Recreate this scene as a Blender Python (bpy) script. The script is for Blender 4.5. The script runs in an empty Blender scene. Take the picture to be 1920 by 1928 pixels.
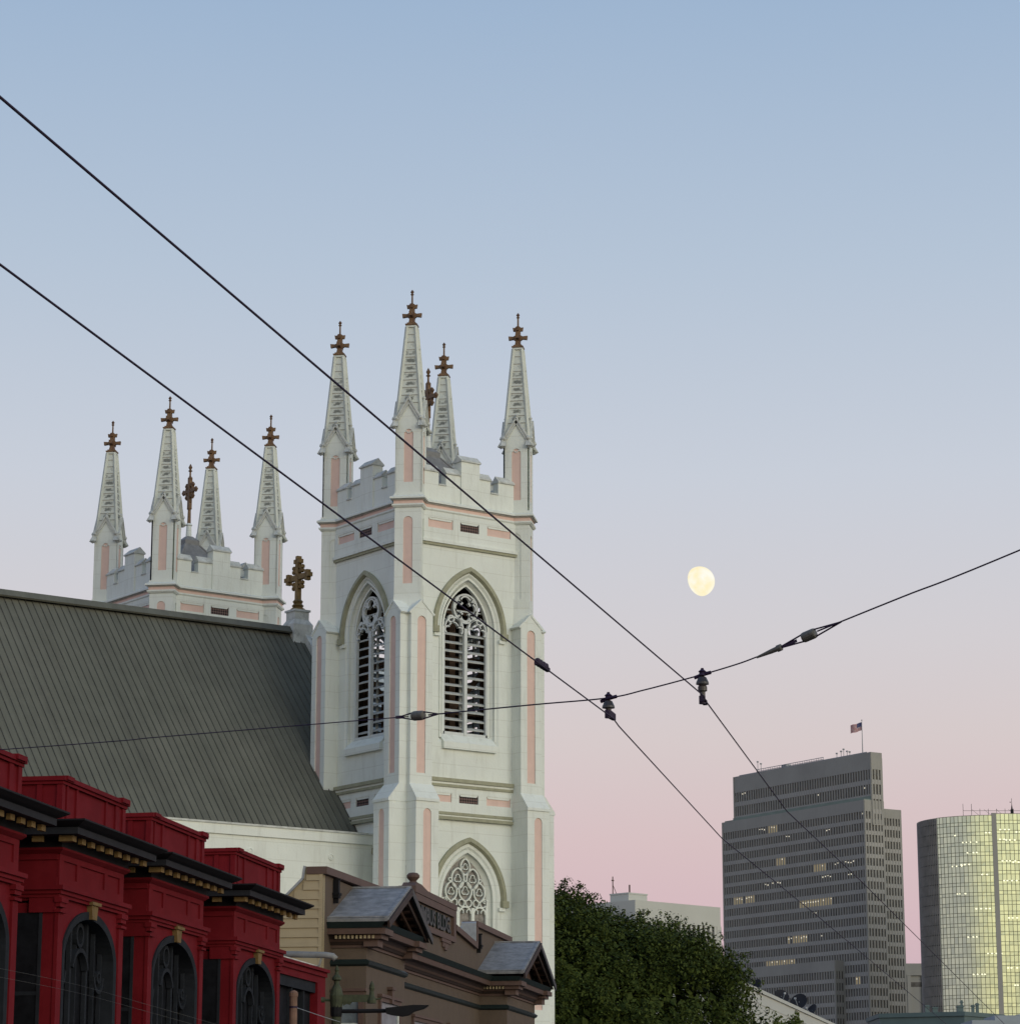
import bpy, math, random
from mathutils import Matrix, Vector
random.seed(7)
R = math.radians
scene = bpy.context.scene
COL = scene.collection

# ------------------------------------------------------------------ camera
cam_d = bpy.data.cameras.new("camera")
cam_d.sensor_fit = 'HORIZONTAL'; cam_d.sensor_width = 36.0
cam_d.lens = 97.5
cam_d.clip_start = 0.5; cam_d.clip_end = 20000
cam = bpy.data.objects.new("camera", cam_d)
cam.location = (0, 0, 1.8); cam.rotation_euler = (R(90 + 13.08), 0, 0)
COL.objects.link(cam); scene.camera = cam

# ------------------------------------------------------------------ sky, afterglow, exposure
def lin(c):
    f = lambda v: v / 12.92 if v <= .04045 else ((v + .055) / 1.055) ** 2.4
    return tuple(f(v / 255.) for v in c) + (1.0,)

SUN_AZ = Vector((0.66, -0.75, 0)).normalized()
w = bpy.data.worlds.new("World"); scene.world = w; w.use_nodes = True
nt = w.node_tree; N = nt.nodes; L = nt.links
for n in list(N): N.remove(n)
out = N.new("ShaderNodeOutputWorld"); bg = N.new("ShaderNodeBackground")
tc = N.new("ShaderNodeTexCoord"); sep = N.new("ShaderNodeSeparateXYZ")
L.new(tc.outputs["Generated"], sep.inputs[0])
def ramp(stops):
    r = N.new("ShaderNodeValToRGB"); e = r.color_ramp.elements
    while len(e) > 1: e.remove(e[-1])
    e[0].position = stops[0][0]; e[0].color = stops[0][1]
    for p, c in stops[1:]:
        x = e.new(p); x.color = c
    L.new(sep.outputs["Z"], r.inputs[0]); return r
def mul(c, k): return (c[0] * k, c[1] * k, c[2] * k, 1)
east = ramp([(0.0, lin((190, 166, 180))), (.045, lin((204, 176, 186))), (.078, lin((212, 184, 190))), (.108, lin((215, 192, 194))),
             (.145, lin((214, 202, 202))), (.182, lin((210, 206, 210))), (.238, lin((200, 206, 217))), (.312, lin((181, 196, 214))),
             (.40, lin((158, 181, 208))), (.7, lin((118, 148, 188))), (1.0, lin((98, 128, 172)))])
west = ramp([(0.0, mul(lin((255, 214, 150)), 1.2)), (.07, mul(lin((255, 232, 176)), 1.5)), (.2, mul(lin((252, 242, 214)), 1.35)),
             (.45, mul(lin((205, 216, 222)), 1.0)), (.75, lin((130, 158, 196))), (1.0, lin((98, 128, 172)))])
dt = N.new("ShaderNodeVectorMath"); dt.operation = 'DOT_PRODUCT'
L.new(tc.outputs["Generated"], dt.inputs[0]); dt.inputs[1].default_value = SUN_AZ
mr = N.new("ShaderNodeMapRange"); mr.interpolation_type = 'SMOOTHSTEP'
mr.inputs["From Min"].default_value = -.05; mr.inputs["From Max"].default_value = .95
L.new(dt.outputs["Value"], mr.inputs["Value"])
mx = N.new("ShaderNodeMix"); mx.data_type = 'RGBA'
L.new(mr.outputs[0], mx.inputs[0]); L.new(east.outputs[0], mx.inputs[6]); L.new(west.outputs[0], mx.inputs[7])
L.new(mx.outputs[2], bg.inputs[0]); bg.inputs[1].default_value = 1.0
L.new(bg.outputs[0], out.inputs[0])

sd = bpy.data.lights.new("afterglow_sun", 'SUN'); sd.energy = 1.05; sd.angle = R(40); sd.color = (1.0, .95, .84)
so = bpy.data.objects.new("afterglow_sun", sd); COL.objects.link(so)
so.rotation_euler = (-(SUN_AZ + Vector((0, 0, .22)))).to_track_quat('-Z', 'Y').to_euler()
so.location = (60, -60, 60)

scene.view_settings.view_transform = 'Standard'; scene.view_settings.look = 'None'
scene.view_settings.exposure = 0.0; scene.view_settings.gamma = 1.0
scene.cycles.max_bounces = 6; scene.cycles.transparent_max_bounces = 4

# ------------------------------------------------------------------ materials
def mat(name, col, var=.12, scale=1.5, rough=.75, spec=.3, metallic=0., streak=None, streak_col=(.25, .25, .22), streak_amt=.5,
        bump=0., bscale=20., emit=None, estr=0., srgb=True, coords='Object'):
    m = bpy.data.materials.new(name); m.use_nodes = True
    t = m.node_tree; n = t.nodes; l = t.links; b = n["Principled BSDF"]
    base = col
    b.inputs["Roughness"].default_value = rough; b.inputs["Metallic"].default_value = metallic
    b.inputs["Specular IOR Level"].default_value = spec
    c = n.new("ShaderNodeTexCoord"); nz = n.new("ShaderNodeTexNoise"); nz.inputs["Scale"].default_value = scale
    nz.inputs["Detail"].default_value = 6; nz.inputs["Roughness"].default_value = .65
    l.new(c.outputs[coords], nz.inputs["Vector"])
    mixn = n.new("ShaderNodeMix"); mixn.data_type = 'RGBA'
    mp = n.new("ShaderNodeMapRange"); mp.inputs[1].default_value = .3; mp.inputs[2].default_value = .7
    l.new(nz.outputs["Fac"], mp.inputs[0]); l.new(mp.outputs[0], mixn.inputs[0])
    mixn.inputs[6].default_value = (*[v * (1 - var) for v in base], 1); mixn.inputs[7].default_value = (*[min(1, v * (1 + var)) for v in base], 1)
    last = mixn.outputs[2]
    if streak:
        mpg = n.new("ShaderNodeMapping"); mpg.inputs["Scale"].default_value = streak
        l.new(c.outputs[coords], mpg.inputs[0])
        s = n.new("ShaderNodeTexNoise"); s.inputs["Scale"].default_value = 1.0; s.inputs["Detail"].default_value = 7; s.inputs["Roughness"].default_value = .7
        l.new(mpg.outputs[0], s.inputs["Vector"])
        r2 = n.new("ShaderNodeMapRange"); r2.inputs[1].default_value = .52; r2.inputs[2].default_value = .78; r2.inputs[4].default_value = streak_amt
        l.new(s.outputs["Fac"], r2.inputs[0])
        m2 = n.new("ShaderNodeMix"); m2.data_type = 'RGBA'
        l.new(r2.outputs[0], m2.inputs[0]); l.new(last, m2.inputs[6]); m2.inputs[7].default_value = (*streak_col, 1)
        last = m2.outputs[2]
    l.new(last, b.inputs["Base Color"])
    if bump:
        bn = n.new("ShaderNodeTexNoise"); bn.inputs["Scale"].default_value = bscale; bn.inputs["Detail"].default_value = 4
        l.new(c.outputs[coords], bn.inputs["Vector"])
        bp = n.new("ShaderNodeBump"); bp.inputs["Strength"].default_value = bump; bp.inputs["Distance"].default_value = .05
        l.new(bn.outputs["Fac"], bp.inputs["Height"]); l.new(bp.outputs[0], b.inputs["Normal"])
    if emit:
        b.inputs["Emission Color"].default_value = (*emit, 1); b.inputs["Emission Strength"].default_value = estr
    return m

M = {}
M['white'] = mat("church_white_paint", (.735, .775, .725), .05, .5, .7, streak=(2.6, 2.6, .3), streak_col=(.44, .45, .40), streak_amt=.5, bump=.15, bscale=14)
def score(m, step, amt, off=0.):
    t_ = m.node_tree; n = t_.nodes; l = t_.links; b = n["Principled BSDF"]; prev = b.inputs["Base Color"].links[0].from_socket
    c = n.new("ShaderNodeTexCoord"); s_ = n.new("ShaderNodeSeparateXYZ"); l.new(c.outputs["Object"], s_.inputs[0])
    d = n.new("ShaderNodeMath"); d.operation = 'DIVIDE'; l.new(s_.outputs[2], d.inputs[0]); d.inputs[1].default_value = step
    f = n.new("ShaderNodeMath"); f.operation = 'FRACT'; l.new(d.outputs[0], f.inputs[0])
    g_ = n.new("ShaderNodeMath"); g_.operation = 'LESS_THAN'; l.new(f.outputs[0], g_.inputs[0]); g_.inputs[1].default_value = .035 / step
    q = n.new("ShaderNodeMath"); q.operation = 'MULTIPLY'; l.new(g_.outputs[0], q.inputs[0]); q.inputs[1].default_value = amt
    x = n.new("ShaderNodeMix"); x.data_type = 'RGBA'; l.new(q.outputs[0], x.inputs[0]); l.new(prev, x.inputs[6]); x.inputs[7].default_value = (.45, .45, .38, 1); l.new(x.outputs[2], b.inputs["Base Color"])
score(M['white'], .74, .28)
def grime(m, scale, lo, hi, amt, col):
    t_ = m.node_tree; n = t_.nodes; l = t_.links; b = n["Principled BSDF"]; prev = b.inputs["Base Color"].links[0].from_socket
    c = n.new("ShaderNodeTexCoord"); mp = n.new("ShaderNodeMapping"); mp.inputs["Scale"].default_value = scale; l.new(c.outputs["Object"], mp.inputs[0])
    z = n.new("ShaderNodeTexNoise"); z.inputs["Scale"].default_value = 1; z.inputs["Detail"].default_value = 8; z.inputs["Roughness"].default_value = .72; l.new(mp.outputs[0], z.inputs["Vector"])
    r_ = n.new("ShaderNodeMapRange"); r_.inputs[1].default_value = lo; r_.inputs[2].default_value = hi; r_.inputs[4].default_value = amt; l.new(z.outputs["Fac"], r_.inputs[0])
    x = n.new("ShaderNodeMix"); x.data_type = 'RGBA'; l.new(r_.outputs[0], x.inputs[0]); l.new(prev, x.inputs[6]); x.inputs[7].default_value = (*col, 1); l.new(x.outputs[2], b.inputs["Base Color"])
grime(M['white'], (.35, .35, .22), .50, .75, .35, (.62, .63, .52))
grime(M['white'], (7, 7, .5), .60, .72, .40, (.40, .39, .33))
M['cap'] = mat("weathered_coping", (.55, .57, .54), .2, 2.5, .8, streak=(3, 3, 2), streak_col=(.16, .17, .15), streak_amt=.7, bump=.2)
M['pink'] = mat("pale_pink_paint", (.70, .515, .45), .06, 2, .75, streak=(4, 4, .5), streak_col=(.45, .30, .26), streak_amt=.3)
M['moss'] = mat("olive_trim", (.33, .33, .235), .15, 3, .8, streak=(4, 4, 3), streak_col=(.2, .2, .14), streak_amt=.5)
M['mould'] = mat("grey_moulding", (.40, .39, .36), .2, 3, .8)
M['tracery'] = mat("tracery_paint", (.60, .63, .62), .08, 3, .7)
M['louvre'] = mat("louvre_grey", (.50, .53, .53), .12, 3, .7)
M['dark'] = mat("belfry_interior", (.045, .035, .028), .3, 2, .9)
M['timber'] = mat("belfry_timber", (.10, .065, .045), .3, 2, .9)
M['bronze'] = mat("rusty_gilded_iron", (.17, .10, .05), .35, 6, .55, .5, .25, streak=(6, 6, 3), streak_col=(.10, .035, .03), streak_amt=.8, bump=.3)
M['gold'] = mat("old_gilding", (.20, .125, .04), .3, 6, .5, .5, .35, streak=(6, 6, 3), streak_col=(.07, .04, .02), streak_amt=.8, bump=.3)
M['lead'] = mat("lead_roof", (.22, .22, .215), .25, 2, .6, streak=(6, 6, .6), streak_col=(.10, .10, .10), streak_amt=.6)
M['glass_lead'] = mat("leaded_glass", (.20, .19, .18), .5, 5, .3, .5, streak=(3, 3, 3), streak_col=(.06, .05, .05), streak_amt=.8)
M['red'] = mat("red_paint", (.135, .0065, .011), .14, 1.2, .8, .12, streak=(6, 6, .7), streak_col=(.10, .006, .01), streak_amt=.6)
grime(M['red'], (1.2, 1.2, 1.2), .5, .72, .35, (.18, .018, .024))
grime(M['red'], (14, 14, 1.0), .6, .74, .5, (.06, .008, .01))
M['black'] = mat("charcoal_trim", (.010, .010, .012), .2, 3, .7, .15)
M['fascia'] = mat("blue_grey_fascia", (.02, .021, .026), .15, 3, .7, .12)
M['gilt'] = mat("gold_painted_blocks", (.165, .105, .038), .25, 5, .75)
M['iron'] = mat("dark_window_frame", (.020, .023, .029), .25, 3, .85, .1)
M['darkglass'] = mat("dark_glass", (.010, .011, .014), .5, 3, .7, .05)
M['paleglass'] = mat("curtained_glass", (.15, .18, .20), .4, 2, .35, .2)
M['brown'] = mat("brown_stucco", (.105, .078, .058), .08, 2, .8, streak=(5, 5, .8), streak_col=(.07, .05, .04), streak_amt=.4, bump=.15, bscale=30)
M['brown_side'] = M['brown']
grime(M['brown'], (1.1, 1.1, .8), .5, .7, .4, (.14, .105, .08))
M['trim'] = mat("reddish_brown_trim", (.10, .062, .05), .12, 3, .65)
M['deep'] = mat("dark_brown_trim", (.035, .022, .018), .2, 3, .65)
M['green'] = mat("bottle_green_gutter", (.012, .022, .022), .2, 3, .5)
M['slate'] = mat("sheet_metal_roof", (.235, .24, .25), .3, 3, .75, .25, streak=(5, 1.2, 1.2), streak_col=(.09, .09, .092), streak_amt=.95, bump=.3, bscale=8)
M['board'] = mat("tan_clapboard", (.36, .295, .185), .06, 2, .7, streak=(1, .5, 6), streak_col=(.24, .2, .13), streak_amt=.4)
M['steel'] = mat("galvanised_steel", (.30, .32, .34), .2, 4, .6, .4, .2)
M['wire'] = mat("dark_copper_cable", (.022, .010, .034), .2, 6, .6)
M['ceram'] = mat("brown_porcelain", (.035, .028, .03), .25, 20, .35, .5)
M['greyins'] = mat("grey_strain_insulator", (.10, .095, .085), .3, 30, .5, .5)
M['pole_green'] = mat("verdigris_lamp_paint", (.05, .058, .032), .3, 6, .7, streak=(6, 6, 2), streak_col=(.03, .035, .02), streak_amt=.7)
M['pole_wood'] = mat("weathered_wood", (.19, .115, .085), .25, 5, .9, streak=(14, 14, 1), streak_col=(.06, .04, .03), streak_amt=.8)
M['concrete'] = mat("grey_office_concrete", (.31, .308, .285), .06, .08, .8, coords='Object')
grime(M['concrete'], (.05, .05, .02), .45, .7, .35, (.2, .195, .18))
M['spandrel'] = mat("pale_spandrel", (.345, .34, .325), .06, .1, .8)
M['office_glass'] = mat("dark_office_glass", (.08, .078, .076), .7, .35, .3, .3)
M['verdigris'] = mat("green_ledge", (.20, .25, .22), .15, .2, .7)
M['wht_office'] = mat("white_office_cladding", (.50, .51, .47), .05, .1, .75)
M['teal'] = mat("teal_cladding", (.09, .135, .14), .1, .3, .6)
M['pale_roof'] = mat("pale_grey_roof", (.30, .34, .37), .08, .3, .7)
M['asphalt'] = mat("asphalt", (.05, .05, .052), .2, .6, .9)
M['paving'] = mat("concrete_paving", (.22, .21, .2), .12, .8, .9)
M['earth'] = mat("town_ground", (.10, .095, .085), .2, .02, .95)
M['bark'] = mat("grey_bark", (.05, .044, .034), .3, 3, .9)
M['lit'] = mat("lit_office_window", (.3, .25, .15), .1, 1, .5, emit=(1, .78, .42), estr=.2)
M['lamp'] = mat("bright_ceiling_light", (.8, .75, .6), .1, 1, .5, emit=(1, .9, .66), estr=.7)
M['glint'] = mat("bright_interior_light", (.8, .8, .6), .1, 1, .5, emit=(1, .97, .66), estr=.95)

def leaf_mat(name, c1, c2):
    m = bpy.data.materials.new(name); m.use_nodes = True; t = m.node_tree; n = t.nodes; l = t.links; b = n["Principled BSDF"]
    g = n.new("ShaderNodeNewGeometry"); r = n.new("ShaderNodeValToRGB")
    r.color_ramp.elements[0].color = (*c1, 1); r.color_ramp.elements[1].color = (*c2, 1)
    l.new(g.outputs["Random Per Island"], r.inputs[0]); l.new(r.outputs[0], b.inputs["Base Color"])
    b.inputs["Roughness"].default_value = .7; b.inputs["Specular IOR Level"].default_value = .12
    return m
M['leaf'] = leaf_mat("dark_green_leaves", (.016, .030, .006), (.072, .095, .019))
M['leaf2'] = leaf_mat("mid_green_leaves", (.05, .075, .016), (.13, .155, .04))

def spire_mat():
    m = mat("spire_paint", (.62, .65, .59), .06, 2, .75, streak=(5, 5, 1.2), streak_col=(.3, .31, .28), streak_amt=.45)
    t = m.node_tree; n = t.nodes; l = t.links; b = n["Principled BSDF"]
    prev = b.inputs["Base Color"].links[0].from_socket
    c = n.new("ShaderNodeTexCoord"); s = n.new("ShaderNodeSeparateXYZ"); l.new(c.outputs["Object"], s.inputs[0])
    def mth(op, a, bb=None):
        q = n.new("ShaderNodeMath"); q.operation = op
        for i, v in enumerate((a, bb)):
            if v is None: continue
            if isinstance(v, (int, float)): q.inputs[i].default_value = v
            else: l.new(v, q.inputs[i])
        return q.outputs[0]
    ax = mth('ABSOLUTE', s.outputs[0]); ay = mth('ABSOLUTE', s.outputs[1]); mn = mth('MINIMUM', ax, ay)
    nz = n.new("ShaderNodeTexNoise"); nz.inputs["Scale"].default_value = 7; nz.inputs["Detail"].default_value = 5; l.new(c.outputs["Object"], nz.inputs["Vector"])
    fr = mth('FRACT', mth('DIVIDE', mth('SUBTRACT', s.outputs[2], 3.3), .363))
    band = mth('SUBTRACT', 1.0, mth('MULTIPLY', mth('ABSOLUTE', mth('SUBTRACT', fr, .52)), 3.0))
    side = mth('SUBTRACT', 1.0, mth('DIVIDE', mn, .26))
    hi = mth('SUBTRACT', 1.0, mth('MULTIPLY', mth('ABSOLUTE', mth('SUBTRACT', s.outputs[2], 5.0)), .45))
    v = mth('ADD', mth('MULTIPLY', mth('MINIMUM', mth('MINIMUM', band, side), mth('MULTIPLY', hi, 1.6)), 1.0), mth('MULTIPLY', mth('SUBTRACT', nz.outputs["Fac"], .5), 1.5))
    r = n.new("ShaderNodeMapRange"); r.inputs[1].default_value = .12; r.inputs[2].default_value = .55; r.inputs[4].default_value = .85; l.new(v, r.inputs[0])
    x = n.new("ShaderNodeMix"); x.data_type = 'RGBA'; l.new(r.outputs[0], x.inputs[0]); l.new(prev, x.inputs[6]); x.inputs[7].default_value = (.12, .125, .11, 1)
    l.new(x.outputs[2], b.inputs["Base Color"]); return m
M['spire'] = spire_mat()

def roof_mat():
    m = mat("standing_seam_roof", (.138, .141, .116), .10, .5, .85, .10, streak=(.8, .10, .10), streak_col=(.095, .094, .078), streak_amt=.9)
    return m
M['roof'] = roof_mat()
grime(M['roof'], (2.8, .02, .02), .42, .66, .4, (.08, .081, .072))
grime(M['roof'], (.12, .12, .12), .48, .62, .3, (.19, .185, .155))
M['seam'] = mat("roof_seams", (.10, .10, .085), .3, 1, .8)

def grille_mat():
    m = bpy.data.materials.new("lattice_grille"); m.use_nodes = True; t = m.node_tree; n = t.nodes; l = t.links; b = n["Principled BSDF"]
    c = n.new("ShaderNodeTexCoord"); s = n.new("ShaderNodeSeparateXYZ"); l.new(c.outputs["Object"], s.inputs[0])
    a = n.new("ShaderNodeMath"); a.operation = 'ADD'; l.new(s.outputs[0], a.inputs[0]); l.new(s.outputs[1], a.inputs[1])
    cb = n.new("ShaderNodeCombineXYZ"); l.new(a.outputs[0], cb.inputs[0]); l.new(s.outputs[2], cb.inputs[2])
    mp = n.new("ShaderNodeMapping"); mp.inputs["Rotation"].default_value = (0, R(45), 0); mp.inputs["Scale"].default_value = (11, 11, 11); l.new(cb.outputs[0], mp.inputs[0])
    k = n.new("ShaderNodeTexChecker"); k.inputs["Scale"].default_value = 1
    k.inputs["Color1"].default_value = (.015, .011, .01, 1); k.inputs["Color2"].default_value = (.16, .10, .09, 1)
    l.new(mp.outputs[0], k.inputs["Vector"]); l.new(k.outputs[0], b.inputs["Base Color"]); b.inputs["Roughness"].default_value = .8
    return m
M['grille'] = grille_mat()

# ------------------------------------------------------------------ mesh helper
class MB:
    def __init__(s): s.v = []; s.f = []; s.m = []; s.x = Matrix.Identity(4)
    def add(s, pts, faces, m=0):
        o = len(s.v)
        s.v += [tuple(s.x @ Vector(p)) for p in pts]
        s.f += [tuple(o + i for i in f) for f in faces]; s.m += [m] * len(faces)
    def poly(s, pts, m=0): s.add(pts, [tuple(range(len(pts)))], m)
    def box(s, x0, x1, y0, y1, z0, z1, m=0):
        x0, x1 = min(x0, x1), max(x0, x1); y0, y1 = min(y0, y1), max(y0, y1); z0, z1 = min(z0, z1), max(z0, z1)
        s.add([(x0, y0, z0), (x1, y0, z0), (x1, y1, z0), (x0, y1, z0), (x0, y0, z1), (x1, y0, z1), (x1, y1, z1), (x0, y1, z1)],
              [(0, 3, 2, 1), (4, 5, 6, 7), (0, 1, 5, 4), (1, 2, 6, 5), (2, 3, 7, 6), (3, 0, 4, 7)], m)
    def prism(s, a, z0, z1, m=0, b=None):
        b = b or a; n = len(a)
        s.add([(x, y, z0) for x, y in a] + [(x, y, z1) for x, y in b],
              [tuple(range(n - 1, -1, -1)), tuple(range(n, 2 * n))] + [(i, (i + 1) % n, n + (i + 1) % n, n + i) for i in range(n)], m)
    def xprism(s, pz, y0, y1, m=0):          # polygon in x,z extruded along y
        n = len(pz)
        s.add([(x, y0, z) for x, z in pz] + [(x, y1, z) for x, z in pz],
              [tuple(range(n)), tuple(range(2 * n - 1, n - 1, -1))] + [((i + 1) % n, i, n + i, n + (i + 1) % n) for i in range(n)], m)
    def yprism(s, pz, x0, x1, m=0):          # polygon in y,z extruded along x
        n = len(pz)
        s.add([(x0, y, z) for y, z in pz] + [(x1, y, z) for y, z in pz],
              [tuple(range(n - 1, -1, -1)), tuple(range(n, 2 * n))] + [(i, (i + 1) % n, n + (i + 1) % n, n + i) for i in range(n)], m)
    def bar(s, p, q, wd, hg, m=0, up=(0, 0, 1)):
        p = Vector(p); q = Vector(q); d = (q - p).normalized(); a = d.cross(Vector(up))
        if a.length < 1e-4: a = d.cross(Vector((1, 0, 0)))
        a.normalize(); b = a.cross(d); pts = []
        for e in (p, q):
            for i, j in ((-1, -1), (1, -1), (1, 1), (-1, 1)): pts.append(e + a * (i * wd / 2) + b * (j * hg / 2))
        s.add(pts, [(0, 1, 2, 3), (7, 6, 5, 4), (0, 4, 5, 1), (1, 5, 6, 2), (2, 6, 7, 3), (3, 7, 4, 0)], m)
    def tube(s, pts, r, n=8, m=0, radii=None):
        pts = [Vector(p) for p in pts]; rings = []; o = len(pts)
        ref = Vector((0, 0, 1))
        vs = []
        for i, p in enumerate(pts):
            d = (pts[min(i + 1, o - 1)] - pts[max(i - 1, 0)]).normalized()
            a = d.cross(ref)
            if a.length < .05: a = d.cross(Vector((1, 0, 0)))
            a.normalize(); b = a.cross(d); rr = radii[i] if radii else r
            for k in range(n):
                t = 2 * math.pi * k / n; vs.append(p + a * (rr * math.cos(t)) + b * (rr * math.sin(t)))
        fs = [tuple(range(n))[::-1], tuple(range((o - 1) * n, o * n))]
        for i in range(o - 1):
            for k in range(n): fs.append((i * n + k, i * n + (k + 1) % n, (i + 1) * n + (k + 1) % n, (i + 1) * n + k))
        s.add(vs, fs, m)
    def lathe(s, prof, n=12, c=(0, 0, 0), m=0, ph=0., axis=None):
        vs = []; o = len(prof)
        X = Matrix.Identity(3)
        if axis is not None: X = Vector((0, 0, 1)).rotation_difference(Vector(axis)).to_matrix()
        for r, z in prof:
            for k in range(n):
                t = 2 * math.pi * k / n + ph; vs.append(Vector(c) + X @ Vector((r * math.cos(t), r * math.sin(t), z)))
        fs = [tuple(range(n))[::-1], tuple(range((o - 1) * n, o * n))]
        for i in range(o - 1):
            for k in range(n): fs.append((i * n + k, i * n + (k + 1) % n, (i + 1) * n + (k + 1) % n, (i + 1) * n + k))
        s.add(vs, fs, m)
    def strip(s, A, B, m=0):
        n = len(A); s.add(list(A) + list(B), [(i, i + 1, n + i + 1, n + i) for i in range(n - 1)], m)
    def ringseg(s, cx, cz, r0, r1, y0, y1, a0=0, a1=360, n=20, m=0):   # flat ring segment in the x,z plane
        A = [R(a0 + (a1 - a0) * i / n) for i in range(n + 1)]
        P = lambda r, y: [(cx + r * math.cos(a), y, cz + r * math.sin(a)) for a in A]
        s.strip(P(r0, y0), P(r1, y0), m); s.strip(P(r1, y0), P(r1, y1), m); s.strip(P(r0, y1), P(r0, y0), m); s.strip(P(r1, y1), P(r0, y1), m)
    def plate(s, x0, x1, z0, z1, o, y0, y1, m=0, inner=None, mr=None, mb=None, back=True):
        """slab with a hole: o = outline from lower left up over the head to lower right, front at y0, back at y1"""
        inner = inner or o; mr = m if mr is None else mr; mb = m if mb is None else mb
        xa, xb, zb = o[0][0], o[-1][0], o[0][1]
        for y, oo, mm in ((y0, o, m),) + (((y1, inner, mb),) if back else ()):
            xa, xb, zb = oo[0][0], oo[-1][0], oo[0][1]; sz = min(z1, z1)
            s.poly([(x0, y, z0), (xa, y, z0), (xa, y, z1), (x0, y, z1)], mm); s.poly([(xb, y, z0), (x1, y, z0), (x1, y, z1), (xb, y, z1)], mm)
            if zb > z0 + 1e-4: s.poly([(xa, y, z0), (xb, y, z0), (xb, y, zb), (xa, y, zb)], mm)
            up = oo[1:-1]
            s.strip([(x, y, z) for x, z in up], [(x, y, z1) for x, z in up], mm)
        A = [(x, y0, z) for x, z in o]; B = [(x, y1, z) for x, z in inner]
        s.strip(A, B, mr); s.poly([A[0], A[-1], B[-1], B[0]], mr)
        s.poly([(x0, y0, z0), (x0, y1, z0), (x0, y1, z1), (x0, y0, z1)], m); s.poly([(x1, y0, z0), (x1, y1, z0), (x1, y1, z1), (x1, y0, z1)], m)
        s.poly([(x0, y0, z1), (x1, y0, z1), (x1, y1, z1), (x0, y1, z1)], m); s.poly([(x0, y0, z0), (x1, y0, z0), (x1, y1, z0), (x0, y1, z0)], m)
    def build(s, name, mats, parent=None, loc=None, rz=None, smooth=False):
        me = bpy.data.meshes.new(name); me.from_pydata(s.v, [], s.f); me.update()
        for k in (mats if isinstance(mats, (list, tuple)) else [mats]): me.materials.append(M[k] if isinstance(k, str) else k)
        if any(s.m): me.polygons.foreach_set('material_index', s.m)
        if smooth: me.polygons.foreach_set('use_smooth', [True] * len(s.f))
        o = bpy.data.objects.new(name, me); COL.objects.link(o)
        if parent: o.parent = parent
        if loc is not None: o.location = loc
        if rz is not None: o.rotation_euler = (0, 0, rz)
        return o

def tag(o, label, cat, group=None, kind=None):
    o['label'] = label; o['category'] = cat
    if group: o['group'] = group
    if kind: o['kind'] = kind
    return o
def thing(name, label, cat, loc=(0, 0, 0), rz=0, group=None):
    o = bpy.data.objects.new(name, None); COL.objects.link(o); o.location = loc; o.rotation_euler = (0, 0, rz)
    return tag(o, label, cat, group)
def struct(o): o['kind'] = 'structure'; return o
def dup(o, parent, loc=None, rz=None):
    c = o.copy(); COL.objects.link(c); c.parent = parent
    if loc is not None: c.location = loc
    if rz is not None: c.rotation_euler = (0, 0, rz)
    for ch in [q for q in bpy.data.objects if q.parent == o]: dup(ch, c)
    return c
def parch(cx, w_, zs, off, n=14, zb=None):
    """pointed arch outline, arcs struck from centres off beyond the middle; optional straight legs down to zb"""
    Rr = w_ + off; a1 = math.acos(off / Rr); P = []
    for i in range(n + 1):
        a = math.pi - a1 * i / n; P.append((cx + off + Rr * math.cos(a), zs + Rr * math.sin(a)))
    Q = [(2 * cx - x, z) for x, z in P[::-1]][1:]
    P = P + Q
    if zb is not None: P = [(cx - w_, zb)] + P + [(cx + w_, zb)]
    return P
def earch(cx, w_, zs, h_, zb, n=20):
    P = [(cx - w_ * math.cos(math.pi * i / n), zs + h_ * math.sin(math.pi * i / n)) for i in range(n + 1)]
    return [(cx - w_, zb)] + P + [(cx + w_, zb)]
def frame_rz(ang): return math.pi / 2 - ang

# ------------------------------------------------------------------ ground and streets
STREET = R(9.1514); SRZ = frame_rz(STREET)
g = MB(); g.poly([(-6000, -2000, 0), (6000, -2000, 0), (6000, 9000, 0), (-6000, 9000, 0)])
struct(g.build("ground", 'earth'))
g = MB(); g.poly([(-60, -10.5, .004), (420, -10.5, .004), (420, 12.5, .004), (-60, 12.5, .004)]); struct(g.build("road", 'asphalt', rz=SRZ))
g = MB(); g.box(-60, 420, 12.5, 17.3, -.3, .14); struct(g.build("sidewalk", 'paving', rz=SRZ))
g = MB(); g.box(-60, 420, -15, -10.5, -.3, .14); struct(g.build("sidewalk", 'paving', rz=SRZ))

# ------------------------------------------------------------------ church
CH_ANG = R(53.4672)
church = thing("church", "white twin-towered gothic church with pink niches, crossed spirelets and a long dark green metal roof", "church",
               (-4.4447, 120.231, 0), frame_rz(CH_ANG))
TC = Matrix.Translation((3, 3, 0))
SIDES = [Matrix.Rotation(-math.pi / 2 * k, 4, 'Z') for k in range(4)]   # k=0 looks to the street (right), k=1 towards the nave (left)
SHIFT = {0: -.05, 1: .22, 2: 0, 3: 0}
WP = 3.33                                             # wall plane distance from the tower axis
def outline(p=0.):
    q = []
    for k in range(4):
        c = SIDES[(4 - k) % 4]
        s2 = p * math.sqrt(2); w2 = WP + p
        h = .85 + s2
        e = 3 - (h - (w2 - 3))
        for x, y in ((-e, -w2), (e, -w2), (3, -3 - h), (3 + h, -3)):
            v = c @ Vector((x, y, 0)); q.append((v.x, v.y))
    return q
def diamond(h, x=0, y=0): return [(x - h, y), (x, y - h), (x + h, y), (x, y + h)]

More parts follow.
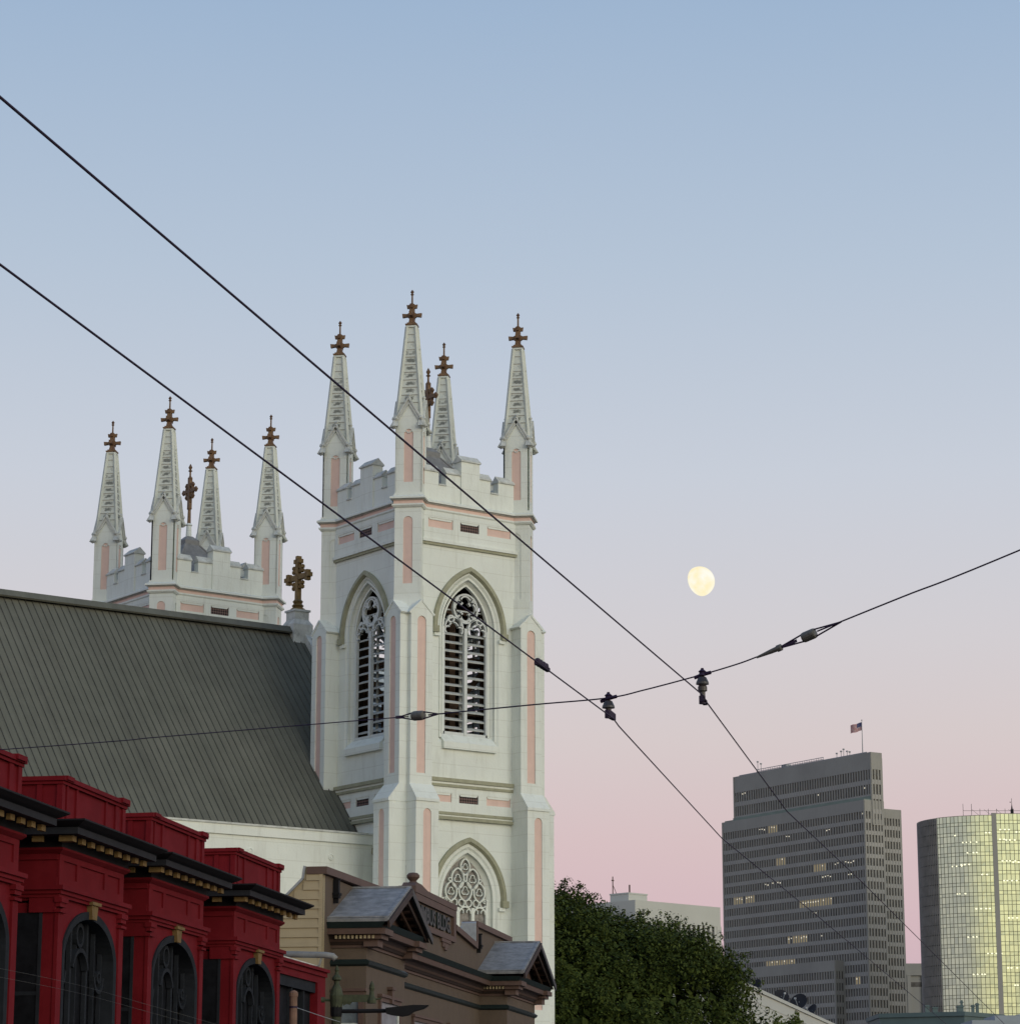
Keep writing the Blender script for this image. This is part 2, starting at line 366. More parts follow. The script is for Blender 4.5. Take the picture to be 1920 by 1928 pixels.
tower_parts = []
t = MB()
B_OUT, B_IN = dict(w_=1.66, zs=24.65, off=1.1), dict(w_=1.27, zs=24.65, off=1.1)
L_OUT, L_IN = dict(w_=1.62, zs=12.65, off=.82), dict(w_=1.2, zs=12.65, off=.82)
for k in range(4):
    t.x = TC @ SIDES[k] @ Matrix.Translation((0, -WP, 0))
    t.plate(-2.6, 2.6, 0, 18, parch(0, zb=9.2, **L_OUT), 0, .34, 0, inner=parch(0, zb=9.2, **L_IN), mb=1)
    t.plate(-2.6, 2.6, 18, 29.9, parch(0, zb=19.5, **B_OUT), 0, .36, 0, inner=parch(0, zb=19.9, **B_IN), mb=1)
    # string mouldings
    # frames of the two vent rows
    for z0, z1, pz0, pz1 in ((28.56, 29.88, 29.1, 29.55), (16.4, 17.5, 16.83, 17.23)):
        xs = [-2.3, -.95, -.55, .5, .95, 2.28]
        t.box(-2.55, 2.55, -.07, .02, z0, pz0); t.box(-2.55, 2.55, -.07, .02, pz1, z1)
        for a, b in ((-2.55, xs[0]), (xs[1], xs[2]), (xs[3], xs[4]), (xs[5], 2.55)): t.box(a, b, -.068, .02, pz0, pz1)
        for a, b in ((xs[0], xs[1]), (xs[2], xs[3]), (xs[4], xs[5])):       # sloped heads
            t.xprism([(a, pz1), (b, pz1), (b - .1, pz1 - .1), (a + .1, pz1 - .1)], -.05, -.004)
    # buttress arms
    for sx in (-1, 1):
        cx = sx * 3 + SHIFT[k]
        t.box(cx - .58, cx + .58, -.65, .9, 16.2, 25.0)
        t.plate(cx - .58, cx + .58, 17.3, 25.0, parch(cx, .23, 24.62, .0, 6, zb=17.9), -.71, -.648, 0)
        t.xprism([(cx - .58, 25.0), (cx + .58, 25.0), (cx, 25.5)], -.705, .9)
        for s2 in (-1, 1): t.bar((cx + s2 * .66, -.35, 24.93), (cx, -.35, 25.55), .78, .09)
        t.box(cx - .6, cx + .6, -1.17, .9, 0, 16.62)
        t.plate(cx - .6, cx + .6, 6.8, 16.62, parch(cx, .21, 16.1, .0, 6, zb=7.9), -1.22, -1.168, 0)
        t.yprism([(-1.27, 16.62), (-1.27, 16.74), (-.72, 17.42), (.3, 17.42), (.3, 16.62)], cx - .62, cx + .62)
t.x = TC
for k in range(4):
    c = SIDES[k] @ Vector((3, -3, 0))
    t.prism(diamond(.9, c.x, c.y), 0, 25.2); t.prism(diamond(.9, c.x, c.y), 25.2, 25.95, 0, diamond(.845, c.x, c.y)); t.prism(diamond(.8, c.x, c.y), 25.9, 29.9)
    t.x = TC @ SIDES[k] @ Matrix.Translation((3, -3, 0)) @ Matrix.Rotation(R(45), 4, 'Z')
    for j in range(4):
        t.x = TC @ SIDES[k] @ Matrix.Translation((3, -3, 0)) @ Matrix.Rotation(R(-45 + 90 * j), 4, 'Z')
        t.plate(-.6, .6, 25.95, 29.9, parch(0, .21, 29.2, .0, 6, zb=26.36), -.603, -.53, 0)
    t.x = TC
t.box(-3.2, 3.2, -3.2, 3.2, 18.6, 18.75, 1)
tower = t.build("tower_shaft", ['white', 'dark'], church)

def sub(name, mats, fn, parent, **kw):
    b = MB(); fn(b); return b.build(name, mats, parent, **kw)

# cornice with its pink band
def fn(b):
    b.x = TC
    b.prism(outline(.05), 29.82, 29.9, 0, outline(.12)); b.prism(outline(.12), 29.9, 29.97, 0)
    b.prism(outline(.05), 29.97, 30.14, 1); b.prism(outline(.1), 30.14, 30.2, 2); b.prism(outline(.2), 30.2, 30.28, 0); b.prism(outline(.2), 30.28, 30.36, 0, outline(.06))
cornice = sub("cornice", ['white', 'pink', 'mould'], fn, tower)
# string courses
for k in range(4):
  for grp in (0, 1, 2):
    def fn(b):
        b.x = TC @ SIDES[k] @ Matrix.Translation((0, -WP, 0))
        for z0, z1, p, mm in ((28.42, 28.56, .14, 0), (28.3, 28.42, .09, 1), (17.72, 17.88, .2, 1), (17.62, 17.72, .12, 0), (17.5, 17.62, .13, 1), (16.28, 16.4, .13, 1), (16.2, 16.28, .08, 0), (16.06, 16.2, .17, 1))[(0, 2, 5)[grp]:(2, 5, 8)[grp]]:
            b.box(-2.62, 2.62, -p, .02, z0, z1, mm)
    sub("string_course", ['white', 'moss'], fn, tower)
for k in range(4):
    for z0, z1 in ((29.1, 29.55), (16.83, 17.23)):
        for a, c_ in ((-2.3, -.95), (.95, 2.28)):
            def fn(b):
                b.x = TC @ SIDES[k] @ Matrix.Translation((0, -WP, 0)); b.box(a - .02, c_ + .02, -.008, .03, z0 - .02, z1 + .02)
            sub("recessed_panel", 'pink', fn, tower)
        def fn(b):
            b.x = TC @ SIDES[k] @ Matrix.Translation((0, -WP, 0)); b.box(-.56, .51, -.009, .03, z0 - .02, z1 + .02)
        sub("vent_grille", 'grille', fn, tower)
    for sx in (-1, 1):
        cx = sx * 3 + SHIFT[k]
        for y, z0, z1, hw in ((-.655, 17.7, 24.95, .3), (-1.175, 7.6, 16.4, .28)):
            def fn(b):
                b.x = TC @ SIDES[k] @ Matrix.Translation((0, -WP, 0)); b.box(cx - hw, cx + hw, y, y + .03, z0, z1)
            sub("niche_panel", 'pink', fn, tower)
    def fn(b):
        b.x = TC @ SIDES[k] @ Matrix.Translation((3, -3, 0)) @ Matrix.Rotation(R(45), 4, 'Z'); b.box(-.26, .26, -.57, -.54, 26.2, 29.6)
    sub("niche_panel", 'pink', fn, tower)

def belfry_window(k):
    X = TC @ SIDES[k] @ Matrix.Translation((0, -WP, 0))
    b = MB(); b.x = X
    # stepped frame inside the splay
    A, B2 = parch(0, zb=19.9, w_=1.3, zs=24.65, off=1.1), parch(0, zb=19.9, w_=1.21, zs=24.65, off=1.1)
    P = lambda pts, y: [(x, y, z) for x, z in pts]
    b.strip(P(A, .24), P(B2, .24)); b.strip(P(B2, .24), P(B2, .42))
    A2, A3 = parch(0, zb=19.7, w_=1.55, zs=24.65, off=1.1), parch(0, zb=19.7, w_=1.46, zs=24.65, off=1.1)
    b.strip(P(A2, .05), P(A3, .05)); b.strip(P(A3, .05), P(A3, .2)); b.strip(P(A2, .2), P(A2, .05))
    win = b.build("belfry_window", 'white', church)
    b = MB(); b.x = X; y0, y1 = .26, .40
    b.box(-.08, .08, y0 - .03, y1, 19.9, 24.75)
    for s in (-1, 1):
        b.box(s * 1.2 - .07, s * 1.2 + .07, y0, y1, 19.9, 24.75)
        cx = s * .63
        b.ringseg(cx, 24.72, .45, .52, y0 - .02, y1, 0, 180)
        b.ringseg(cx, 24.74, .22, .27, y0, y1, 20, 160, 10)
        for q in (-1, 1): b.ringseg(cx + q * .32, 24.62, .13, .19, y0, y1, -60 if q > 0 else 60, 120 if q > 0 else 240, 8)
        b.ringseg(s * 1.22, 24.8, .95, 1.05, y0, y1, 90 + s * 35, 90 + s * 88, 10)
    b.ringseg(0, 25.66, .61, .69, y0 - .02, y1, 0, 360, 28)
    for a in (0, 90, 180, 270): b.ringseg(.3 * math.cos(R(a)), 25.66 + .3 * math.sin(R(a)), .235, .305, y0, y1, a - 125, a + 125, 14)
    for a in (45, 135, 225, 315): b.ringseg(.5 * math.cos(R(a)), 25.66 + .5 * math.sin(R(a)), .05, .13, y0, y1, 0, 360, 8)
    for s in (-1, 1): b.ringseg(s * .78, 25.12, .12, .19, y0, y1, 0, 360, 10); b.ringseg(s * .42, 26.05, .08, .14, y0, y1, 0, 360, 8)
    b.box(-1.25, 1.25, y0, y1, 19.82, 20.02)
    b.build("tracery", 'tracery', win)
    b = MB(); b.x = X
    for i in range(12):
        z = 20.25 + i * .385
        b.x = X @ Matrix.Translation((0, .5, z)) @ Matrix.Rotation(R(24), 4, 'X'); b.box(-1.27, 1.27, -.13, .15, -.03, .03)
    b.x = X
    b.box(-.05, .05, .62, .7, 19.9, 25.4); b.box(-1.0, 1.0, .48, .54, 25.55, 25.61); b.box(-1.12, 1.12, .48, .54, 25.1, 25.16)
    b.build("louvre_blades", 'louvre', win)
    b = MB(); b.x = X
    I, O = parch(0, w_=1.76, zs=24.62, off=1.1), parch(0, w_=2.0, zs=24.62, off=1.1); I2 = parch(0, w_=1.82, zs=24.62, off=1.1)
    b.strip(P(O, 0), P(O, -.14)); b.strip(P(O, -.14), P(I2, -.17)); b.strip(P(I2, -.17), P(I, -.05)); b.strip(P(I, -.05), P(I, .0))
    for s in (-1, 1):
        b.xprism([(s * 1.74, 24.35), (s * 2.06, 24.35), (s * 2.06, 24.64), (s * 1.74, 24.64)], -.2, .02)
        b.xprism([(s * 1.62, 24.2), (s * 1.95, 24.2), (s * 1.95, 24.35), (s * 1.62, 24.35)], -.12, .02, 1)
    b.build("hood_mould", ['moss', 'white'], win)
    b = MB(); b.x = X
    b.yprism([(-.16, 19.2), (-.16, 19.5), (.1, 19.75), (.3, 19.92), (.3, 19.2)], -1.45, 1.45)
    b.build("sill", 'white', win)
    return win
def lower_window(k):
    X = TC @ SIDES[k] @ Matrix.Translation((0, -WP, 0)); P = lambda pts, y: [(x, y, z) for x, z in pts]
    b = MB(); b.x = X
    A2, A3 = parch(0, zb=9.2, w_=1.52, zs=12.65, off=.82), parch(0, zb=9.2, w_=1.38, zs=12.65, off=.82)
    b.strip(P(A2, .04), P(A3, .04)); b.strip(P(A3, .04), P(A3, .2)); b.strip(P(A2, .2), P(A2, .04))
    b.box(-1.3, 1.3, .0, .3, 9.0, 9.3)
    win = b.build("lower_window", 'white', church)
    b = MB(); b.x = X
    pts = parch(0, zb=9.25, w_=1.26, zs=12.65, off=.82); b.poly([(x, .33, z) for x, z in pts]); b.build("pane", 'glass_lead', win)
    b = MB(); b.x = X; y0, y1 = .2, .31
    def foil(cx, cz, r_):
        for a in (90, 210, 330): b.ringseg(cx + r_ * .62 * math.cos(R(a)), cz + r_ * .62 * math.sin(R(a)), r_ * .62, r_ * .62 + .035, y0, y1, a - 120, a + 120, 9)
    for x in (-.4, .4): b.box(x - .08, x + .08, y0 - .03, y1, 9.3, 12.3)
    for x in (-1.17, 1.17): b.box(x - .06, x + .06, y0, y1, 9.3, 12.7)
    for cx in (-.78, 0, .78):
        b.ringseg(cx, 12.0, .3, .37, y0 - .01, y1, 20, 160, 12)
        for q in (-1, 1):
            b.ringseg(cx + q * .19, 12.5, .135, .18, y0, y1, 0, 360, 14); b.ringseg(cx + q * .2, 12.12, .09, .13, y0, y1, -40, 200, 10)
    def lens(cx, cz, a_, b_, foils=True):          # pointed loop of two arcs
        rr_ = (a_ * a_ + b_ * b_) / (2 * a_); an = math.degrees(math.asin(min(1, b_ / rr_)))
        if b_ > rr_ * .999: an = 89
        for s in (-1, 1): b.ringseg(cx - s * (rr_ - a_), cz, rr_ - .03, rr_ + .03, y0 - .01, y1, (0 if s > 0 else 180) - an, (0 if s > 0 else 180) + an, 12)
        if foils: foil(cx, cz, a_ * .42)
    lens(0, 13.02, .34, .44)
    for s in (-1, 1):
        lens(s * .40, 13.55, .33, .46); lens(s * .76, 12.98, .30, .42); b.ringseg(s * .80, 13.5, .06, .1, y0, y1, 0, 360, 8)
        b.ringseg(s * 1.05, 12.62, .07, .11, y0, y1, 0, 360, 8)
    lens(0, 14.08, .24, .36)
    b.build("tracery", 'white', win)
    b = MB(); b.x = X
    I, O, I2 = parch(0, w_=1.78, zs=12.63, off=.82), parch(0, w_=2.02, zs=12.63, off=.82), parch(0, w_=1.84, zs=12.63, off=.82)
    b.strip(P(O, 0), P(O, -.14)); b.strip(P(O, -.14), P(I2, -.17)); b.strip(P(I2, -.17), P(I, -.05)); b.strip(P(I, -.05), P(I, .0))
    for s in (-1, 1):
        b.xprism([(s * 1.76, 12.36), (s * 2.1, 12.36), (s * 2.1, 12.65), (s * 1.76, 12.65)], -.2, .02)
        b.xprism([(s * 1.62, 12.2), (s * 1.97, 12.2), (s * 1.97, 12.36), (s * 1.62, 12.36)], -.12, .02, 1)
    b.build("hood_mould", ['moss', 'white'], win)
    return win
windows = [belfry_window(k) for k in range(4)] + [lower_window(k) for k in (0, 1)]

# battlemented parapet
b = MB()
for k in range(4):
    b.x = TC @ SIDES[k] @ Matrix.Translation((0, -WP, 0))
    b.box(-2.5, 2.5, 0, .42, 30.3, 31.1)
    for x0, x1 in ((-2.5, -1.7), (-1.3, -.5), (.52, 1.18), (1.62, 2.5)):
        b.box(x0, x1, 0, .42, 31.1, 31.68)
        b.yprism([(-.06, 31.68), (-.06, 31.74), (.2, 32.02), (.22, 32.02), (.48, 31.74), (.48, 31.68)], x0 - .03, x1 + .03, 1)
    for x0, x1 in ((-1.7, -1.3), (1.18, 1.62)):
        b.yprism([(-.05, 31.1), (-.05, 31.16), (.42, 31.24), (.42, 31.1)], x0, x1, 1)
    b.box(-.5, .52, -.07, .48, 30.3, 32.36)
    b.yprism([(-.13, 32.36), (-.13, 32.42), (.19, 32.7), (.21, 32.7), (.54, 32.42), (.54, 32.36)], -.55, .57, 1)
parapet = b.build("parapet", ['white', 'cap'], church)
# lead roof behind the parapet
b = MB(); b.x = TC
prof = [(2.9, 30.4), (2.3, 31.2), (1.5, 32.0), (.85, 32.7), (.42, 33.25)]
for (r0, z0), (r1, z1) in zip(prof, prof[1:]):
    b.prism([(-r0, -r0), (r0, -r0), (r0, r0), (-r0, r0)], z0, z1, 0, [(-r1, -r1), (r1, -r1), (r1, r1), (-r1, r1)])
for sx in (-1, 1):
    for sy in (-1, 1): b.tube([(sx * r, sy * r, z) for r, z in prof], .06, 6)
b.prism([(-.42, -.42), (.42, -.42), (.42, .42), (-.42, .42)], 33.25, 33.5); b.prism([(-.42, -.42), (.42, -.42), (.42, .42), (-.42, .42)], 33.5, 33.75, 0, [(-.15, -.15), (.15, -.15), (.15, .15), (-.15, .15)])
b.lathe([(.16, 33.7), (.13, 34.3), (.19, 34.36), (.12, 34.45)], 10, m=1)
cap_roof = b.build("lead_cap_roof", ['lead', 'white'], church)
def trefoil_end(b, p, s, ax):
    for d in ((0, 0, 1), (0, 0, -1), ax, (-ax[0], -ax[1], -ax[2])):
        c = Vector(p) + Vector(d) * s * .8; b.lathe([(0.01, -s), (s * .7, -s * .7), (s, 0), (s * .7, s * .7), (.01, s)], 8, c)
b = MB(); b.x = TC
b.lathe([(.1, 34.4), (.085, 35.2), (.14, 35.25), (.085, 35.3), (.085, 36.0)], 8)
b.box(-.085, .085, -.1, .1, 35.2, 36.9); b.box(-.075, .075, -.62, .62, 36.1, 36.26)
b.x = TC @ Matrix.Translation((0, 0, 36.18)) @ Matrix.Rotation(R(90), 4, 'Z'); b.ringseg(0, 0, .3, .4, -.06, .06, 0, 360, 20)
b.x = TC
for p in ((0, .62, 36.18), (0, -.62, 36.18), (0, 0, 36.85), (0, 0, 35.6), (0, .3, 36.48), (0, -.3, 36.48), (0, .3, 35.88), (0, -.3, 35.88)): trefoil_end(b, p, .085, (0, 1, 0))
b.lathe([(.05, 36.9), (.05, 37.2), (.12, 37.25), (.05, 37.32), (.11, 37.44), (.01, 37.64)], 8)
b.build("roof_cross", 'bronze', cap_roof)

# corner pinnacles
def pinnacle():
    b = MB()
    b.prism([(-.54, -.54), (.54, -.54), (.54, .54), (-.54, .54)], 0, 3.35)
    b.box(-.66, .66, -.66, .66, 0, .1); b.box(-.63, .63, -.63, .63, .1, .18)
    for j in range(4):
        b.x = Matrix.Rotation(R(90 * j), 4, 'Z')
        b.plate(-.6, .6, .18, 3.3, parch(0, .21, 2.9, .02, 6, zb=.68), -.6, -.53)
        b.x = Matrix.Rotation(R(90 * j), 4, 'Z')
        b.ringseg(-.13, 2.93, .075, .12, -.595, -.55, 0, 200, 8); b.ringseg(.13, 2.93, .075, .12, -.595, -.55, -20, 180, 8)
        b.xprism([(-.6, 3.3), (.6, 3.3), (0, 4.33)], -.6, 0)
        for s in (-1, 1):      # raking gablet mouldings
            b.bar((s * .78, -.62, 3.17), (0, -.62, 4.46), .2, .1, 1, up=(0, -1, .0)); b.bar((s * .80, -.59, 3.2), (0, -.59, 4.56), .26, .07, 1, up=(s * .86, 0, .5))
            b.lathe([(.02, -.1), (.09, -.04), (.07, .05), (.02, .1)], 6, (s * .56, -.7, 3.62), 1)
        b.lathe([(.07, 4.35), (.12, 4.5), (.05, 4.62), (.09, 4.7), (.01, 4.8)], 8, (0, -.58, 0), 1)
    b.x = Matrix.Identity(4)
    p = b.build("pinnacle", ['white', 'cap'], church)
    for j in range(4):
        q = MB(); q.x = Matrix.Rotation(R(90 * j), 4, 'Z'); q.box(-.3, .3, -.56, -.535, .55, 3.28); q.build("niche_panel", 'pink', p)
    s = MB(); z0, z1, r0, r1 = 3.3, 8.02, .60, .20
    n = 13
    for i in range(n):
        za = z0 + (z1 - z0) * i / n; zb = z0 + (z1 - z0) * (i + 1) / n
        ra = r0 + (r1 - r0) * i / n; rb = r0 + (r1 - r0) * (i + 1) / n - .02
        c = .3
        def oc(r): return [(-r, -r * c), (-r, r * c), (-r * .78, r * .78), (-r * c, r), (r * c, r), (r * .78, r * .78), (r, r * c), (r, -r * c), (r * .78, -r * .78), (r * c, -r), (-r * c, -r), (-r * .78, -r * .78)][::-1]
        def sq(r): return [(-r, -r), (r, -r), (r, r), (-r, r)]
        s.prism(sq(ra * .985), za, zb, 0, sq(rb * .95)); s.prism(sq(ra * .985 - .012), za - .03, za, 1)
    for sx in (-1, 1):
        for sy in (-1, 1): s.bar((sx * r0 * .97, sy * r0 * .97, z0), (sx * r1 * .97, sy * r1 * .97, z1), .13, .13)
    s.prism([(-.25, -.25), (.25, -.25), (.25, .25), (-.25, .25)], 7.99, 8.07)
    s.build("spire", ['spire', 'mould'], p)
    f = MB(); z = 8.03
    sq = lambda r: [(-r, -r), (r, -r), (r, r), (-r, r)]
    f.prism(sq(.17), z - .02, z + .07, 0, sq(.27)); f.prism(sq(.27), z + .07, z + .13); f.prism(sq(.2), z + .13, z + .2); f.prism(sq(.14), z + .2, z + .38, 0, sq(.11)); f.prism(sq(.11), z + .38, z + .95)
    for j in range(4):
        f.x = Matrix.Rotation(R(90 * j), 4, 'Z')
        f.xprism([(.05, z + .38), (.22, z + .5), (.43, z + .47), (.45, z + .66), (.22, z + .64), (.05, z + .74)], -.07, .07)
        f.xprism([(.05, z + .86), (.13, z + .9), (.22, z + .9), (.25, z + 1.08), (.16, z + 1.06), (.05, z + 1.14)], -.06, .06)
    f.x = Matrix.Identity(4)
    f.prism(sq(.11), z + .95, z + 1.15, 0, sq(.05)); f.lathe([(.045, z + 1.1), (.04, z + 1.52), (.085, z + 1.57), (.04, z + 1.62), (.09, z + 1.69), (.01, z + 1.8)], 8)
    f.build("finial_cross", 'bronze', p)
    return p
pin0 = pinnacle()
pins = []
for i, (x, y) in enumerate(((0, 0), (6, 0), (6, 6), (0, 6))):
    o = pin0 if i == 0 else dup(pin0, church)
    o.location = (x, y, 30.3); o.rotation_euler = (0, 0, R(-45)); pins.append(o)
# dark timber bell frame
b = MB(); b.x = TC
for x in (-1.9, 0, 1.9):
    for y in (-1.9, 1.9): b.box(x - .16, x + .16, y - .16, y + .16, 18.8, 29)
for z in (21.0, 23.4, 25.6):
    for y in (-1.9, 1.9): b.box(-2.2, 2.2, y - .12, y + .12, z, z + .26)
    for x in (-1.9, 1.9): b.box(x - .12, x + .12, -2.2, 2.2, z, z + .26)
b.bar((-1.9, -1.9, 19), (1.9, -1.9, 23.2), .2, .2); b.bar((-1.9, 1.9, 23), (1.9, 1.9, 19), .2, .2)
b.lathe([(1.5, 20.4), (1.3, 20.8), (1.05, 21.8), (.9, 22.6), (.6, 22.9), (.1, 23.0)], 16); b.box(-.5, .9, -.5, .9, 22.8, 26); b.box(-1.5, -.2, .2, 1.4, 18.8, 22)
bell = b.build("bell_frame", 'timber', church)
T2 = Vector((-1.361, 19.655, -.877))
for o in [tower, parapet, cap_roof, bell] + windows: dup(o, church, T2)
for o in pins: dup(o, church, Vector(o.location) + T2)

# nave
RV, RZ, EV, EZ = 12.83, 26.45, 2.9, 15.1
U0, U1 = -60.0, 2.3
b = MB()
prof = [(EV, EZ), (RV, RZ), (2 * RV - EV, EZ)]
b.yprism(prof + [(2 * RV - EV, EZ - .3), (EV, EZ - .3)], U0, U1)
sl = Vector((0, RV - EV, RZ - EZ)).normalized(); nr = Vector((0, -sl.z, sl.y))
u = U0 + .3
rr = random.Random(3)
while u < U1:
    for sgn in (1, -1):
        p = Vector((u, EV, EZ)) + nr * .02; q = Vector((u, RV, RZ)) + nr * .02
        if sgn < 0: p.y = 2 * RV - p.y; q.y = 2 * RV - q.y
        b.bar(p, q, .022, .05, 1, up=(nr.x, nr.y * sgn, nr.z))
    u += .355
for sgn in (1, -1):
    b.bar((U0, RV - sgn * .3, RZ + .0), (U1, RV - sgn * .3, RZ + .0),   .42, .1, 2, up=(0, -nr.z * 0 + -.75 * sgn, .66))
b.box(U0, U1, RV - .12, RV + .12, RZ + .08, RZ + .2, 2)
b.build("nave_roof", ['roof', 'seam', 'roof'], church)
b = MB()
b.box(U0, -.3, 2.1, 3.2, 0, 15.0); b.box(U0, -.3, 2.0, 2.95, 15.0, 15.42); b.box(U0, -.3, 1.94, 2.9, 15.42, 15.5, 1)
b.box(U0, -.3, 2 * RV - 3.2, 2 * RV - 2.1, 0, 15.5)
b.yprism([(3.2, 0), (2 * RV - 3.2, 0), (2 * RV - 3.2, 14.7), (RV, 26), (3.2, 14.7)], U0 - .3, U0)
b.box(-.4, 1.5, 2.3, 3.2, 0, 15.0)
for x in (-9.3, -6.7, -2.6, -14): b.lathe([(.15, 0), (.15, .03), (.11, .05), (.08, .02), (.04, .05), (.02, .05)], 12, (x, 2.1, 14.35), 0, axis=(0, -1, 0))
b.build("nave_wall", ['white', 'cap'], church)
b = MB()
b.yprism([(3.5, 0), (2 * RV - 3.5, 0), (2 * RV - 3.5, 15.2), (RV, 26.3), (3.5, 15.2)], 2.3, 6.4)
for s in (1, -1):
    y = lambda v: v if s > 0 else 2 * RV - v
    b.bar((2.62, y(4.0), EZ + 1.1 * (4 - EV) + .1), (2.62, y(RV), RZ + .12), .6, .42, 1, up=(0, nr.y * s, nr.z))
b.build("front_gable", ['white', 'cap'], church)
b = MB(); b.x = Matrix.Translation((2.2, RV, 0))
b.prism([(-.55, -.55), (.55, -.55), (.55, .55), (-.55, .55)], 25.7, 26.75, 0); b.prism([(-.55, -.55), (.55, -.55), (.55, .55), (-.55, .55)], 26.75, 27.0, 0, [(-.4, -.4), (.4, -.4), (.4, .4), (-.4, .4)])
b.prism([(-.4, -.4), (.4, -.4), (.4, .4), (-.4, .4)], 27.0, 27.4); b.box(-.46, .46, -.46, .46, 27.4, 27.5)
ped = b.build("cross_pedestal", 'cap', church)
b = MB(); b.x = Matrix.Translation((2.2, RV, 0))
b.lathe([(.36, 27.48), (.36, 27.58), (.24, 27.66), (.3, 27.74), (.2, 27.84), (.26, 27.95), (.17, 28.05)], 10)
b.box(-.11, .11, -.13, .13, 27.9, 29.95); b.box(-.1, .1, -.85, .85, 29.02, 29.28)
for cy, cz in ((.85, 29.15), (-.85, 29.15), (0, 29.95)):
    for d in ((0, 0), (.16, 0), (-.16, 0), (0, .16), (0, -.16)): b.box(-.12 - abs(d[0]) * .05, .12, cy + d[0] - .1, cy + d[0] + .1, cz + d[1] - .1, cz + d[1] + .1)
for cy, cz in ((.3, 29.55), (-.3, 29.55), (.3, 28.75), (-.3, 28.75)):
    for d in ((.0, .0), (.1, .1), (-.1, .1), (.1, -.1), (-.1, -.1)): b.lathe([(.01, -.12), (.1, -.06), (.1, .06), (.01, .12)], 8, (0, cy + d[0], cz + d[1]))
b.build("gable_cross", 'gold', ped)

